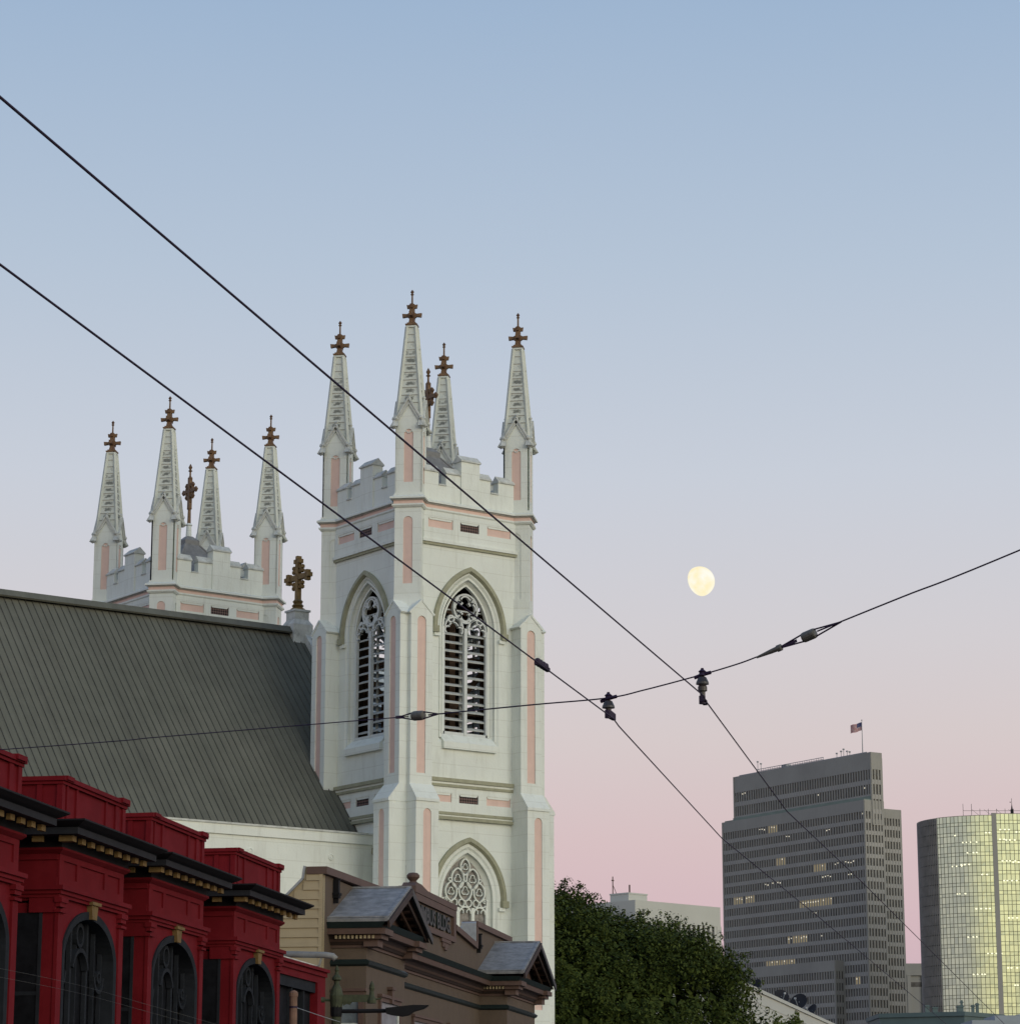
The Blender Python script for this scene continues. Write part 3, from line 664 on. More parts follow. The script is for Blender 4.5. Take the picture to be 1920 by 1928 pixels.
# ------------------------------------------------------------------ red building with bay windows (street frame: x along street, y away from the street axis)
def sroot(name, label, cat, t0, c0):
    p = Matrix.Rotation(SRZ, 4, 'Z') @ Vector((t0, c0, 0))
    o = thing(name, label, cat, p, SRZ); o['off'] = 0; del o['off']
    return o, Matrix.Translation((-t0, -c0, 0))
red, RX = sroot("red_building", "dark red building with black cornices, gilded blocks and arched bay windows at lower left", "building", 56, 17)
b = MB(); b.x = RX
b.box(18, 65.3, 17.35, 28, 0, 7.6); b.box(65.3, 71.9, 17.05, 28, 0, 3.9)
b.box(18, 65.3, 17.3, 28.1, 7.6, 7.75)
b.build("wall", 'red', red)
BAYS = [(30.2, 33.9), (36.1, 39.9), (42.0, 45.82), (48.05, 51.98), (53.72, 57.8), (60.38, 64.65)]
def bay(t0, t1):
    b = MB(); b.x = RX; cx = (t0 + t1) / 2; hw = (t1 - t0) / 2; F = 16.0
    # hollow front with the arched opening
    b.x = RX
    b.plate(t0, t1, 2.0, 6.24, earch(cx, 1.5 * hw / 1.97, 5.25, .80, 2.6), F, F + .3)
    b.box(t0, t1, F, 17.35, 6.24, 7.15); b.box(t0, t1, F, 17.35, 0, 2.0); b.box(t0 + .03, t1 - .03, F + .5, 17.34, 2.0, 6.2)
    b.box(t1 - .42, t1, F + .3, F + .62, 2.0, 6.23)
    # frieze panels as a raised frame
    y0 = F - .035
    xs = [t0 + .26, t0 + 1.02, t0 + 1.2, t1 - 1.22, t1 - 1.04, t1 - .26]
    b.box(t0, t1, y0, F + .01, 6.5, 6.66); b.box(t0, t1, y0, F + .01, 6.97, 7.08)
    for a, c in ((t0, xs[0]), (xs[1], xs[2]), (xs[3], xs[4]), (xs[5], t1)): b.box(a, c, y0 + .003, F + .01, 6.66, 6.97)
    b.box(t0 - .035, t0, F, 17.34, 6.5, 6.66); b.box(t0 - .035, t0, F, 17.34, 6.97, 7.08)
    # string moulding
    for z0, z1, p in ((6.42, 6.5, .16), (6.35, 6.42, .11), (6.29, 6.35, .07)): b.box(t0 - p, t1 + p, F - p, 17.34, z0, z1)
    # pilasters with caps and panel line
    for x in (t0, t1 - .24):
        b.box(x - .02, x + .26, F - .05, F + .02, 2, 6.08); b.box(x - .08, x + .32, F - .12, F + .02, 6.2, 6.29); b.box(x - .05, x + .29, F - .09, F + .02, 6.12, 6.2); b.box(x - .06, x + .3, F - .1, F + .02, 6.02, 6.07)
    b.box(t0 - .05, t0 + .01, F, F + .5, 6.02, 6.29)
    body = b.build("bay", 'red', red)
    # parapet box
    b = MB(); b.x = RX; p0, p1, P = t0 + .17, t1 + .12, F + .05
    b.box(p0, p1, P, P + 1.15, 7.61, 8.36); b.box(p0 - .1, p1 + .1, P - .1, P + 1.25, 8.42, 8.5); b.box(p0 - .06, p1 + .06, P - .06, P + 1.2, 8.36, 8.42); b.box(p0 - .04, p1 + .04, P - .04, P + 1.2, 7.615, 7.72)
    for a, c in ((p0 - .03, p0 + .14), (p0 + .26, p0 + .34), (p0 + .82, p0 + .92), (p1 - 1.25, p1 - 1.15), (p1 - .62, p1 - .4), (p1 - .16, p1 + .03)): b.box(a, c, P - .035, P + .02, 7.72, 8.36)
    for c in (P - .03, P + .35, P + .75, P + 1.05): b.box(p0 - .035, p0 + .02, c, c + .1, 7.72, 8.36)
    b.box(p1 - .5, p1 - .02, P - .14, P + .2, 8.44, 8.53); b.box(p0 + .0, p0 + .4, P - .13, P + .2, 8.44, 8.515)
    b.build("parapet", 'red', body)
    # cornice
    b = MB(); b.x = RX; q = lambda p: (t0 - p, t1 + p, F - p)
    def ring(p, z0, z1, m, pt=None):
        a, c, d = q(p); e = q(pt if pt is not None else p)
        b.prism([(a, d), (c, d), (c, 17.33), (a, 17.33)], z0, z1, m, [(e[0], e[2]), (e[1], e[2]), (e[1], 17.33), (e[0], 17.33)])
    ring(.05, 7.08, 7.14, 2, .12); ring(.12, 7.14, 7.18, 2); ring(.09, 7.18, 7.37, 0); ring(.52, 7.37, 7.49, 1); ring(.5, 7.49, 7.53, 0, .6); ring(.6, 7.53, 7.59, 0, .7); ring(.7, 7.59, 7.62, 0)
    b.build("cornice", ['black', 'fascia', 'red'], body)
    n = 9
    for i in range(n):
        x = t0 - .26 + (t1 - t0 + .5) * i / (n - 1)
        k = MB(); k.x = RX; k.box(x - .11, x + .11, F - .38, F - (.12 if i == 0 else .3), 7.255, 7.362); k.build("gilded_block", 'gilt', body)
    for c in (F + .28, F + .78):
        k = MB(); k.x = RX; k.box(t0 - .38, t0 - .28, c - .1, c + .1, 7.255, 7.362); k.build("gilded_block", 'gilt', body)
    # arch band, keystone, window
    b = MB(); b.x = RX
    w1 = 1.5 * hw / 1.97
    I, O = earch(cx, w1 - .015, 5.25, .785, 2.62), earch(cx, w1 + .14, 5.25, .93, 2.6)
    P = lambda pts, y: [(x, y, z) for x, z in pts]
    b.strip(P(O, F + .01), P(O, F - .04)); b.strip(P(O, F - .04), P(I, F - .03)); b.strip(P(I, F - .03), P(I, F + .3))
    # frame bars and scrolls
    Y0, Y1 = F + .17, F + .25
    for x, wd, h in ((cx - w1 + .12, .05, 5.5), (cx - .52, .09, 6.0), (cx - .2, .04, 5.6), (cx + .45, .09, 6.0), (cx + .9, .05, 5.85), (cx + w1 - .15, .05, 5.5)): b.box(x - wd / 2, x + wd / 2, Y0, Y1, 2.6, h)
    b.ringseg(cx - .08, 5.75, .16, .23, Y0 - .03, Y1, 0, 360, 18); b.ringseg(cx - .05, 5.02, .42, .5, Y0 - .05, Y1, 15, 165, 14)
    for s in (-1, 1): b.ringseg(cx + s * (w1 - .35), 5.05, .24, .31, Y0 - .03, Y1, 180, 360, 12); b.ringseg(cx + s * (w1 - .35), 5.05, .07, .12, Y0 - .03, Y1, 0, 360, 10)
    b.box(cx - w1, cx + w1, Y0 + .02, Y1, 3.6, 3.7)
    win = b.build("arched_window", 'iron', body)
    b = MB(); b.x = RX; b.poly([(x, F + .27, z) for x, z in I]); b.build("pane", 'darkglass', win)
    b = MB(); b.x = RX; b.xprism([(cx - .13, 6.04), (cx + .13, 6.04), (cx + .2, 6.3), (cx - .2, 6.3)], F - .1, F + .02); b.box(cx - .27, cx + .27, F - .14, F + .02, 6.3, 6.36); b.box(cx - .24, cx + .24, F - .11, F + .02, 6.36, 6.4); b.build("keystone", 'gilt', body)
    b = MB(); b.x = RX; b.box(t0 - .012, t0 + .1, F + .3, F + 1.22, 2.2, 6.02); b.box(t0 - .03, t0 + .03, F + .25, F + .31, 2.2, 6.02, 1); b.box(t0 - .02, t0 + .05, F + .31, F + 1.22, 4.55, 4.62, 1)
    b.build("side_window", ['darkglass', 'iron'], body)
for a, c in BAYS[2:]: bay(a, c)
# low end wing with its wide window
b = MB(); b.x = RX
W0, W1, WF = 65.3, 71.9, 16.5
b.box(W0, W1, WF, 17.2, 0, 3.2); b.box(W0, W1, WF, 17.2, 6.12, 6.42); b.box(W0, W1, WF - .12, 17.2, 6.42, 6.5); b.box(W0, W1, WF - .05, WF + .02, 6.3, 6.42)
b.box(W1 - .9, W1, WF, 17.2, 3.2, 6.12); b.box(W0, W0 + .3, WF, 17.2, 3.2, 6.12); b.box(W0, W1, 17.2, 24, 0, 6.5)
wing = b.build("end_wing", 'red', red)
b = MB(); b.x = RX
b.box(W0 + .3, W1 - .9, WF + .06, WF + .16, 5.86, 6.12); b.box(W0 + .3, W1 - .9, WF + .06, WF + .16, 4.55, 4.72)
for x in (67.2, 68.6, 69.9): b.box(x - .07, x + .07, WF + .1, WF + .2, 4.72, 5.86)
for x in (66.6, 67.6, 68.6, 69.7, 70.5): b.box(x - .06, x + .06, WF + .1, WF + .2, 3.2, 4.55)
ww = b.build("wide_window", 'iron', wing)
b = MB(); b.x = RX; b.box(W0 + .3, W1 - .9, WF + .2, WF + .24, 3.2, 6.0); b.build("pane", 'darkglass', ww)
b = MB(); b.x = RX; b.box(W0 + .2, W1 + .1, WF + .2, WF + .6, 6.5, 6.62); b.build("roof_flashing", 'cap', wing)
b = MB(); b.x = RX; b.tube([(71.4, 18.6, 6.93), (71.4, 17.0, 6.88), (71.4, 16.4, 6.86), (71.4, 16.2, 6.83), (71.4, 16.12, 6.75)], .085, 10); b.tube([(71.4, 16.5, 6.8), (71.4, 16.55, 6.6), (71.4, 16.7, 6.5)], .03, 6)
b.build("roof_pipe", 'lead', wing, smooth=True)

# ------------------------------------------------------------------ brown building with gabled bays
brown, BX = sroot("brown_building", "two-storey brown building with two grey gabled bays, false front sign and tan boarded side", "building", 89, 17)
G0, G1 = 73.6, 105.2
b = MB(); b.x = BX
b.box(G0, G1, 17.0, 30, 0, 7.9)
top = [(G0, 7.9), (G1, 7.9), (G1, 9.66), (97.75, 9.66), (97.6, 8.98), (93.5, 9.3), (93.35, 9.84), (86.2, 9.84), (86.2, 9.55), (84.2, 9.55), (84.1, 8.85), (80.6, 8.85), (80.5, 9.2), (G0, 9.2)]
b.xprism(top, 17.0, 17.4)
wall = b.build("wall", 'brown', brown)
b = MB(); b.x = BX   # copings of the false front
def cop(p, q, m=0): b.bar((p[0], 17.16, p[1]), (q[0], 17.16, q[1]), .56, .2, m)
cop((G0 - .08, 9.3), (80.6, 9.42)); cop((97.62, 9.76), (G1 + .15, 9.76)); cop((93.4, 9.3), (97.7, 8.98)); cop((86.1, 9.95), (93.45, 9.95)); cop((84.1, 9.6), (86.1, 9.6))
b.box(97.6, 97.85, 16.9, 17.44, 9.0, 9.86); b.box(G1 - .35, G1 + .15, 16.9, 17.44, 9.35, 9.66)
b.build("coping", 'trim', brown)
b = MB(); b.x = BX
for x0, x1, z0, z1 in ((86.2, 93.4, 9.62, 9.84), (84.2, 93.4, 8.78, 8.96), (93.0, 93.4, 8.96, 9.62), (84.2, 84.5, 8.96, 9.5)): b.box(x0, x1, 16.9, 17.02, z0, z1)
b.box(90.9, 92.6, 16.92, 17.02, 8.66, 8.78); b.box(91.2, 92.3, 16.95, 17.02, 8.5, 8.66); b.box(91.5, 92.0, 16.93, 17.02, 8.42, 8.56)
sign = b.build("sign_panel", 'trim', brown)
def text_mesh(body, size, ex):
    c = bpy.data.curves.new("lettering", 'FONT'); c.body = body; c.size = size; c.extrude = ex; c.align_x = 'CENTER'; c.offset = .02; c.resolution_u = 3
    o = bpy.data.objects.new("lettering", c); COL.objects.link(o)
    bpy.context.view_layer.update()
    me = bpy.data.meshes.new_from_object(o.evaluated_get(bpy.context.evaluated_depsgraph_get())); bpy.data.objects.remove(o)
    return me
for word, x0_, x1_ in (("COLUMBUS", 85.05, 89.8), ("BLDG.", 90.15, 92.65)):
    me = text_mesh(word, .70, .03); me.materials.append(M['green'])
    xs = [v.co.x for v in me.vertices]; lo, hi = min(xs), max(xs)
    for v in me.vertices: v.co = BX @ Vector((x0_ + (v.co.x - lo) / (hi - lo) * (x1_ - x0_), 16.965 - v.co.z, 9.05 + v.co.y))
    me.update()
    lt = bpy.data.objects.new("lettering", me); COL.objects.link(lt); lt.parent = sign
b = MB(); b.x = BX
b.prism([(86.3, 16.9), (87.8, 16.9), (87.8, 17.4), (86.3, 17.4)], 10.03, 10.14, 0, [(86.75, 17.0), (87.25, 17.0), (87.25, 17.3), (86.75, 17.3)])
b.xprism([(86.2, 10.02), (89.1, 10.02), (87.4, 10.2), (86.6, 10.2)], 16.95, 17.38)
b.lathe([(.17, 10.1), (.14, 10.24), (.1, 10.27), (.15, 10.32), (.21, 10.39), (.21, 10.46), (.14, 10.53), (.02, 10.55)], 12, (87.0, 17.15, 0))
b.build("ball_finial", 'trim', brown, smooth=False)
b = MB(); b.x = BX
b.xprism([(97.5, 8.96), (97.6, 8.96), (97.6, 9.84), (97.5, 9.78)], 16.93, 17.46); b.xprism([(96.6, 9.05), (97.5, 8.98), (97.5, 9.7), (97.2, 9.5), (96.9, 9.3)], 17.42, 17.47)
b.build("step_flashing", 'steel', brown)
for x, z in ((74.9, 9.1), (98.1, 9.35)):
    b = MB(); b.x = BX; b.box(x - .1, x + .1, 16.84, 17.02, z - .3, z + .05); b.box(x - .16, x + .16, 16.8, 17.02, z - .36, z - .3); b.box(x - .13, x + .13, 16.82, 17.02, z - .44, z - .36); b.box(x - .05, x + .05, 16.86, 17.02, z - .58, z - .44); b.box(x - .04, x + .04, 16.8, 17.02, z + .05, z + .1)
    b.build("scupper", 'black', brown)
# boarded side wall
b = MB(); b.x = BX
side = [(17.0, 0), (17.0, 9.4), (17.48, 9.4), (17.53, 9.06), (18.7, 7.9), (28, 7.9), (28, 0)]
b.yprism(side, G0 - .02, G0 + .25)
z = 5.2
while z < 9.3:
    z1 = min(z + .255, 9.38)
    c1 = 17.46 if z1 > 9.1 else (17.5 + max(0, (9.06 - z1)) if z1 > 7.9 else 24)
    b.add([(G0 - .03, 17.02, z1), (G0 - .065, 17.02, z), (G0 - .065, c1, z), (G0 - .03, c1, z1), (G0, 17.02, z), (G0, c1, z)], [(0, 1, 2, 3), (1, 4, 5, 2)])
    z += .255
b.box(G0 - .06, G0 + .02, 17.0, 17.1, 5, 9.38)
b.bar((G0 + .1, 17.5, 9.42), (G0 + .1, 17.55, 9.08), .42, .06, 1); b.bar((G0 + .1, 17.55, 9.08), (G0 + .1, 18.72, 7.92), .42, .06, 1)
b.build("boarded_side", ['board', 'steel'], brown)
# main cornice between the bays, moulding band and the bays
def profile_run(b, path, rows):
    """rows: (out0,out1,z0,z1,mat); path: list of (t,c) polyline, outwards = to the right-hand side of travel"""
    def offs(p):
        res = []
        for i, P0 in enumerate(path):
            ds = []
            if i > 0: d = Vector(path[i]) - Vector(path[i - 1]); ds.append(d.normalized())
            if i < len(path) - 1: d = Vector(path[i + 1]) - Vector(path[i]); ds.append(d.normalized())
            ns = [Vector((d.y, -d.x)) for d in ds]
            nn = ns[0] if len(ns) == 1 else (ns[0] + ns[1]) / (1 + ns[0].dot(ns[1]))
            res.append(Vector(P0) + nn * p)
        return res
    for p0, p1, z0, z1, m in rows:
        A, B_, I = offs(p0), offs(p1), offs(-.05)
        n = len(A)
        for i in range(n - 1):
            q = [(A[i], z0), (A[i + 1], z0), (B_[i + 1], z1), (B_[i], z1)]; b.poly([(v.x, v.y, z_) for v, z_ in q], m)
            b.poly([(v.x, v.y, z0) for v in (A[i], I[i], I[i + 1], A[i + 1])], m); b.poly([(v.x, v.y, z1) for v in (B_[i], B_[i + 1], I[i + 1], I[i])], m)
        for i in (0, n - 1): b.poly([(A[i].x, A[i].y, z0), (B_[i].x, B_[i].y, z1), (I[i].x, I[i].y, z1), (I[i].x, I[i].y, z0)], m)
BB = [(74.67, 80.0, 7.95, 9.07, 74.15, 77.35, 80.5), (98.67, 105.2, 8.02, 9.33, 98.1, 102.0, 105.85)]
path = [(G0, 17.0), (74.67, 17.0), (74.67, 16.0), (80.0, 16.0), (80.0, 17.0), (98.67, 17.0), (98.67, 16.0), (105.2, 16.0), (105.2, 17.2)]
ROWS = [(.05, .05, 7.28, 7.36, 1), (.1, .14, 7.36, 7.44, 2), (.16, .2, 7.44, 7.5, 1), (.45, .48, 7.62, 7.78, 0), (.5, .6, 7.78, 7.94, 3), (.2, .25, 7.5, 7.62, 2)]
b = MB(); b.x = BX; profile_run(b, path[1:], ROWS); b.build("cornice", ['trim', 'trim', 'deep', 'green'], brown)
b = MB(); b.x = BX; profile_run(b, path[1:], [(.0, .08, 6.78, 6.83, 0), (.08, .1, 6.83, 6.9, 0), (.1, .0, 6.9, 6.97, 0)]); b.build("moulding_band", 'green', brown)
def window_frame(b, x0, x1, z0, z1, y, axis, key=False):
    f = b.box if axis == 'x' else (lambda a, c, d, e, g_, h, m=0: b.box(d, e, a, c, g_, h, m))
    y0 = y - .08
    f(x0 - .16, x1 + .16, y0, y + .02, z1, z1 + .12); f(x0 - .22, x1 + .22, y0 - .05, y + .02, z1 + .12, z1 + .2); f(x0 - .14, x0, y0, y + .02, z0, z1); f(x1, x1 + .14, y0, y + .02, z0, z1)
    if key: f((x0 + x1) / 2 - .14, (x0 + x1) / 2 + .14, y0 - .06, y + .02, z1 + .0, z1 + .38); f((x0 + x1) / 2 - .24, (x0 + x1) / 2 + .24, y0 - .09, y + .02, z1 + .38, z1 + .46)
for i, (t0, t1, ze, zr, e0, ta, e1) in enumerate(BB):
    b = MB(); b.x = BX; b.box(t0, t1, 16.0, 17.0, 0, 7.62); b.box(t0 + .1, t1 - .1, 16.1, 17.1, 7.62, 7.8)
    by = b.build("bay", 'brown', brown)
    for j in range(10):
        c = 15.72 + j * .115
        k = MB(); k.x = BX; k.box(t0 - .34, t0 - .21, c, c + .06, 7.505, 7.6); k.build("dentil", 'board', by)
    # gable roof
    b = MB(); b.x = BX; C0, C1 = 15.3, 17.0
    for p, q in (((e0, ze), (ta, zr)), ((e1, ze), (ta, zr))):
        d = Vector((q[0] - p[0], q[1] - p[1])).normalized(); n2 = Vector((-d.y, d.x)) if p[0] < q[0] else Vector((d.y, -d.x))
        P = [(p[0], p[1]), (q[0], q[1]), (q[0], q[1] + .09), (p[0] + n2.x * .08, p[1] + n2.y * .08 + .01)]
        b.xprism(P if p[0] < q[0] else P[::-1], C0, C1)
        b.x = BX; b.bar((p[0] + (q[0]-p[0])*.0, C0 + .05, p[1] + .1), (q[0], C0 + .05, q[1] + .1), .1, .05)
    b.bar((ta, C0, zr + .1), (ta, C1, zr + .1), .16, .05); b.bar((e0 + .12, C0, ze + .13), (e0 + .12, C1, ze + .13), .22, .03)
    rf = b.build("gable_roof", 'slate', by)
    b = MB(); b.x = BX   # verge boards, soffit and tympanum
    for p in (e0, e1):
        b.bar((p, C0 - .02, ze - .08), (ta, C0 - .02, zr - .04), .06, .2, 1 if p == e1 else 2); b.bar((p + (.35 if p == e0 else -.35), C0 + .12, ze - .06), (ta, C0 + .12, zr - .3), .06, .12, 2)
        b.bar((p + (.7 if p == e0 else -.7), C0 + .4, ze - .0), (ta, C0 + .4, zr - .42), .06, .1, 0)
    b.xprism([(t0, 7.75), (t1, 7.75), (ta, zr - .1)], 15.98, 16.2, 0)
    b.x = BX; b.bar((e0 + .1, 15.65, ze - .12), (ta, 15.65, zr - .12), .6, .02, 2); b.bar((e1 - .1, 15.65, ze - .12), (ta, 15.65, zr - .12), .6, .02, 2)
    for j in range(6):
        f_ = .12 + j * .14; b.box(e1 + (ta - e1) * f_ - .05, e1 + (ta - e1) * f_ + .05, C0 + .15, 15.9, ze + (zr - ze) * f_ - .22, ze + (zr - ze) * f_ - .13, 0)
    b.build("pediment", ['trim', 'green', 'deep'], by)
    for x0, x1 in ((e0 + .1, e0 + 1.25), (e1 - 1.35, e1 - .15)):
        b = MB(); b.x = BX   # cornice returns under the gable ends
        b.box(x0, x1, C0 + .1, 16.05, 7.62, 7.78); b.box(x0 + .12, x1 - .12, C0 + .22, 16.05, 7.5, 7.62); b.box(x0 + .25, x1 - .25, C0 + .35, 16.05, 7.3, 7.5)
        b.build("cornice_return", 'trim', by)
    # windows of the bay
    b = MB(); b.x = BX; window_frame(b, 16.2, 16.68, 4.0, 5.98, t0, 'y'); b.box(t0 - .06, t0, 16.2, 16.68, 5.12, 5.2); w1 = b.build("side_sash_window", 'trim', by)
    b = MB(); b.x = BX; b.box(t0 - .012, t0 + .02, 16.2, 16.68, 5.2, 5.98); b.box(t0 - .01, t0 + .02, 16.2, 16.68, 4.0, 5.12, 1); b.box(t0 - .03, t0, 16.2, 16.68, 5.2, 5.25, 2); b.box(t0 - .03, t0, 16.36, 16.39, 4.0, 5.12, 2); b.build("pane", ['paleglass', 'darkglass', 'cap'], w1)
    x0, x1 = t0 + 1.75, t0 + 4.35
    b = MB(); b.x = BX; window_frame(b, x0, x1, 4.0, 5.92, 16.0, 'x', True); w1 = b.build("front_sash_window", 'trim', by)
    b = MB(); b.x = BX; b.box(x0, x1, 15.985, 16.02, 4.0, 5.92); b.box(x0, x1, 15.95, 15.99, 5.0, 5.06, 1); b.box(x0, x0 + .08, 15.95, 15.99, 4.0, 5.92, 1); b.box(x1 - .12, x1, 15.95, 15.99, 4.0, 5.92, 1); b.build("pane", ['paleglass', 'cap'], w1)
for x0, x1 in ((86.3, 90.7), (92.4, 95.5)):
    b = MB(); b.x = BX; window_frame(b, x0, x1, 4.0, 5.85, 17.0, 'x'); w1 = b.build("sash_window", 'trim', brown)
    b = MB(); b.x = BX; b.box(x0, x1, 16.985, 17.02, 4.0, 5.85); b.box(x0, x1, 16.95, 16.99, 5.0, 5.06, 1); b.box(x0, x0 + .1, 16.95, 16.99, 4.0, 5.85, 1); b.build("pane", ['paleglass', 'cap'], w1)

# ------------------------------------------------------------------ office tower
OA = R(57.4)       # azimuth (from the view axis, to the right) of the short side
tower_of = thing("office_tower", "tall grey slab office tower with stepped top and bands of narrow dark windows", "office tower", (128.4, 1000, 0), frame_rz(OA))
# local x runs right along the short side, local y runs back along the long side; both seen faces are x=0 and y=0
lit_faces = []
def block(name, x0, x1, y0, y1, z0, z1, ztop, pitch, wh, fin=1.5, faces=('W', 'S'), parent=tower_of, first=None):
    g = MB(); g.box(x0 + .3, x1 - .3, y0 + .3, y1 - .3, z0, z1 - .5)
    c = MB()
    c.box(x0 + .02, x1 - .02, y0 + .02, y1 - .02, ztop, z1)
    z = ztop; rows = []
    while z - wh > z0: rows.append((z - wh, z)); z -= pitch
    sp = MB()
    for a, t_ in rows: sp.box(x0 + .06, x1 - .06, y0 + .06, y1 - .06, max(z0, a - (pitch - wh)), a)
    ny = int((y1 - y0) / fin); nx = max(2, int(round((x1 - x0) / fin)))
    for i in range(ny + 1):
        y = y0 + .3 + (y1 - y0 - .6) * i / ny; hw = .55 if i in (0, ny) else .29
        c.box(x0, x0 + .5, y - hw, y + hw, z0, z1)
    for i in range(nx + 1):
        x = x0 + .3 + (x1 - x0 - .6) * i / nx; hw = .45 if i in (0, nx) else .29
        c.box(x - hw, x + hw, y0 - .004, y0 + .5, z0, z1 - .01); c.box(x - hw, x + hw, y1 - .5, y1, z0, z1 - .01)
    o = c.build(name, 'concrete', parent)
    sp.build("spandrel_bands", 'spandrel', o); g.build("dark_glazing", 'office_glass', o)
    for a, t_ in rows: lit_faces.append((o, x0, y0, y1, a, t_, ny))
    return o
A_ = block("main_block", 0, 9.2, 0, 85.5, 0, 126.9, 122.8, 4.22, 2.75)
block("stepped_wing", 9.2, 19.4, 2.4, 80, 0, 124.6, 121.2, 4.22, 2.75)
T_ = block("upper_block", 3.6, 8.8, -.15, 82.5, 118, 144.6, 138.3, 5.4, 3.7)
block("upper_wing", 8.8, 10.4, 1.6, 80, 118, 143.0, 137.7, 5.4, 3.7)
block("low_block", -4, 3, 14.2, 100, 0, 69.9, 66.0, 4.22, 2.75)
b = MB(); b.box(.2, 3.7, .3, 84, 126.9, 127.3); b.yprism([(.0, 127.2), (83, 127.2), (83, 128.6), (0, 128.6)], 3.45, 3.58)
b.build("green_ledge", 'verdigris', tower_of)
b = MB()
for i in range(30): y = 28 + i * 1.4; b.box(4.4, 4.5, y, y + .12, 144.6, 146.0)
b.box(4.35, 4.55, 28, 68.8, 145.9, 146.1); b.box(4.35, 4.55, 28, 68.8, 145.2, 145.35); b.box(5, 7, 51, 54, 144.6, 146.2); b.box(4.5, 4.6, 3, 80, 144.6, 145.1)
for y, h in ((70, 5), (68, 4), (19.5, 3), (18, 3.6), (16, 2.6), (22, 2.5), (14.5, 2.2)): b.box(6, 6.16, y, y + .16, 144.6, 144.6 + h); b.box(5.8, 6.4, y - .2, y + .4, 144.6 + h - .5, 144.6 + h)
b.build("roof_railing", 'steel', tower_of)
# lit windows where the photograph shows them: (floor from top of the main block, start, length, tall?)
rl = random.Random(11)
main_rows = [r for r in lit_faces if r[0] == A_]; top_rows = [r for r in lit_faces if r[0] == T_]
def lit(row, i0, n, full=True, lampp=.5):
    o, x0, y0, y1, a, t_, ny = row; st = (y1 - y0 - .6) / ny
    for i in range(i0, i0 + n):
        yc = y0 + .3 + st * (i + .5)
        if full and rl.random() < .85:
            k = MB(); k.box(x0 + .24, x0 + .28, yc - st / 2 + .3, yc + st / 2 - .3, a + .05, t_ - .05); k.build("lit_window", 'lit', tower_of)
        if rl.random() < lampp:
            k = MB(); zc = t_ - .3 - rl.random() * .6; k.box(x0 + .19, x0 + .22, yc - .3, yc + .3, zc - .28 - .2 * rl.random(), zc); k.build("ceiling_light", 'lamp', tower_of)
ny_m = main_rows[0][6]
fx = lambda f: int(f * ny_m)     # 0 = near (right) corner, 1 = far left
lit(main_rows[0], fx(.01), 1, False, 1); lit(main_rows[0], fx(.60), 4); lit(main_rows[0], fx(.70), 3, False, .7)
lit(main_rows[1], fx(.24), 2, False, 1); lit(main_rows[1], fx(.51), 3, False, .8)
lit(main_rows[3], fx(.54), 5, True, .3); lit(main_rows[4], fx(.06), 10, False, .5); lit(main_rows[4], fx(.28), 6, True, .15)
lit(main_rows[5], fx(.1), 2, False, .9); lit(main_rows[5], fx(.24), 4, False, .7); lit(main_rows[5], fx(.58), 6, False, .5); lit(main_rows[5], fx(.7), 1, False, 1)
lit(main_rows[6], fx(.78), 4, True, .8); lit(main_rows[6], fx(.87), 5, True, .4); lit(main_rows[7], fx(.24), 13, True, .8); lit(main_rows[8], fx(.34), 2, False, 1)
lit(main_rows[10], fx(.42), 8, True, .7); lit(main_rows[10], fx(.3), 1, False, 1); lit(main_rows[12], fx(.5), 12, True, .3); lit(main_rows[14], fx(.05), 3, True, .2)
lit(top_rows[0], 50, 2, False, 1); lit(top_rows[1], 20, 1, False, 1); lit(top_rows[1], 1, 2, False, .8); lit(top_rows[2], 50, 1, False, 1)
# flag
fl = thing("flagpole", "flagpole with a small striped national flag on the grey office tower's roof", "flagpole", (128.9, 1003.5, 144.6))
b = MB(); b.lathe([(.2, 0), (.14, 6), (.1, 11.7), (.22, 11.8), (.22, 12.1), (.02, 12.2)], 8); b.build("pole", 'steel', fl)
M['fred'] = mat("flag_red", (.30, .03, .05), .05, 1); M['fwhite'] = mat("flag_white", (.5, .48, .48), .05, 1); M['fblue'] = mat("flag_blue", (.03, .04, .14), .05, 1)
b = MB(); W_, H_ = 4.3, 3.0; nx = 16
def fpt(i, z): f = i / nx; return (-f * W_ * .95, math.sin(f * 7) * .35 + f * .6, 11.2 - H_ + z - f * 1.15 + .12 * math.sin(f * 9))
for s in range(13):
    for i in range(nx):
        z0, z1 = H_ * s / 13, H_ * (s + 1) / 13
        m_ = 2 if (s >= 6 and i < nx * .42) else (0 if s % 2 == 0 else 1)
        b.add([fpt(i, z0), fpt(i + 1, z0), fpt(i + 1, z1), fpt(i, z1)], [(0, 1, 2, 3)], m_)
M['fstar'] = M['fwhite']
for r_ in range(4):
    for q in range(5):
        x, y, z = fpt(.7 + q * 1.3, H_ * (6.7 + r_ * 1.7) / 13); b.box(x - .05, x + .05, y - .04, y + .04, z - .06, z + .06, 1)
b.build("flag", ['fred', 'fwhite', 'fblue'], fl)

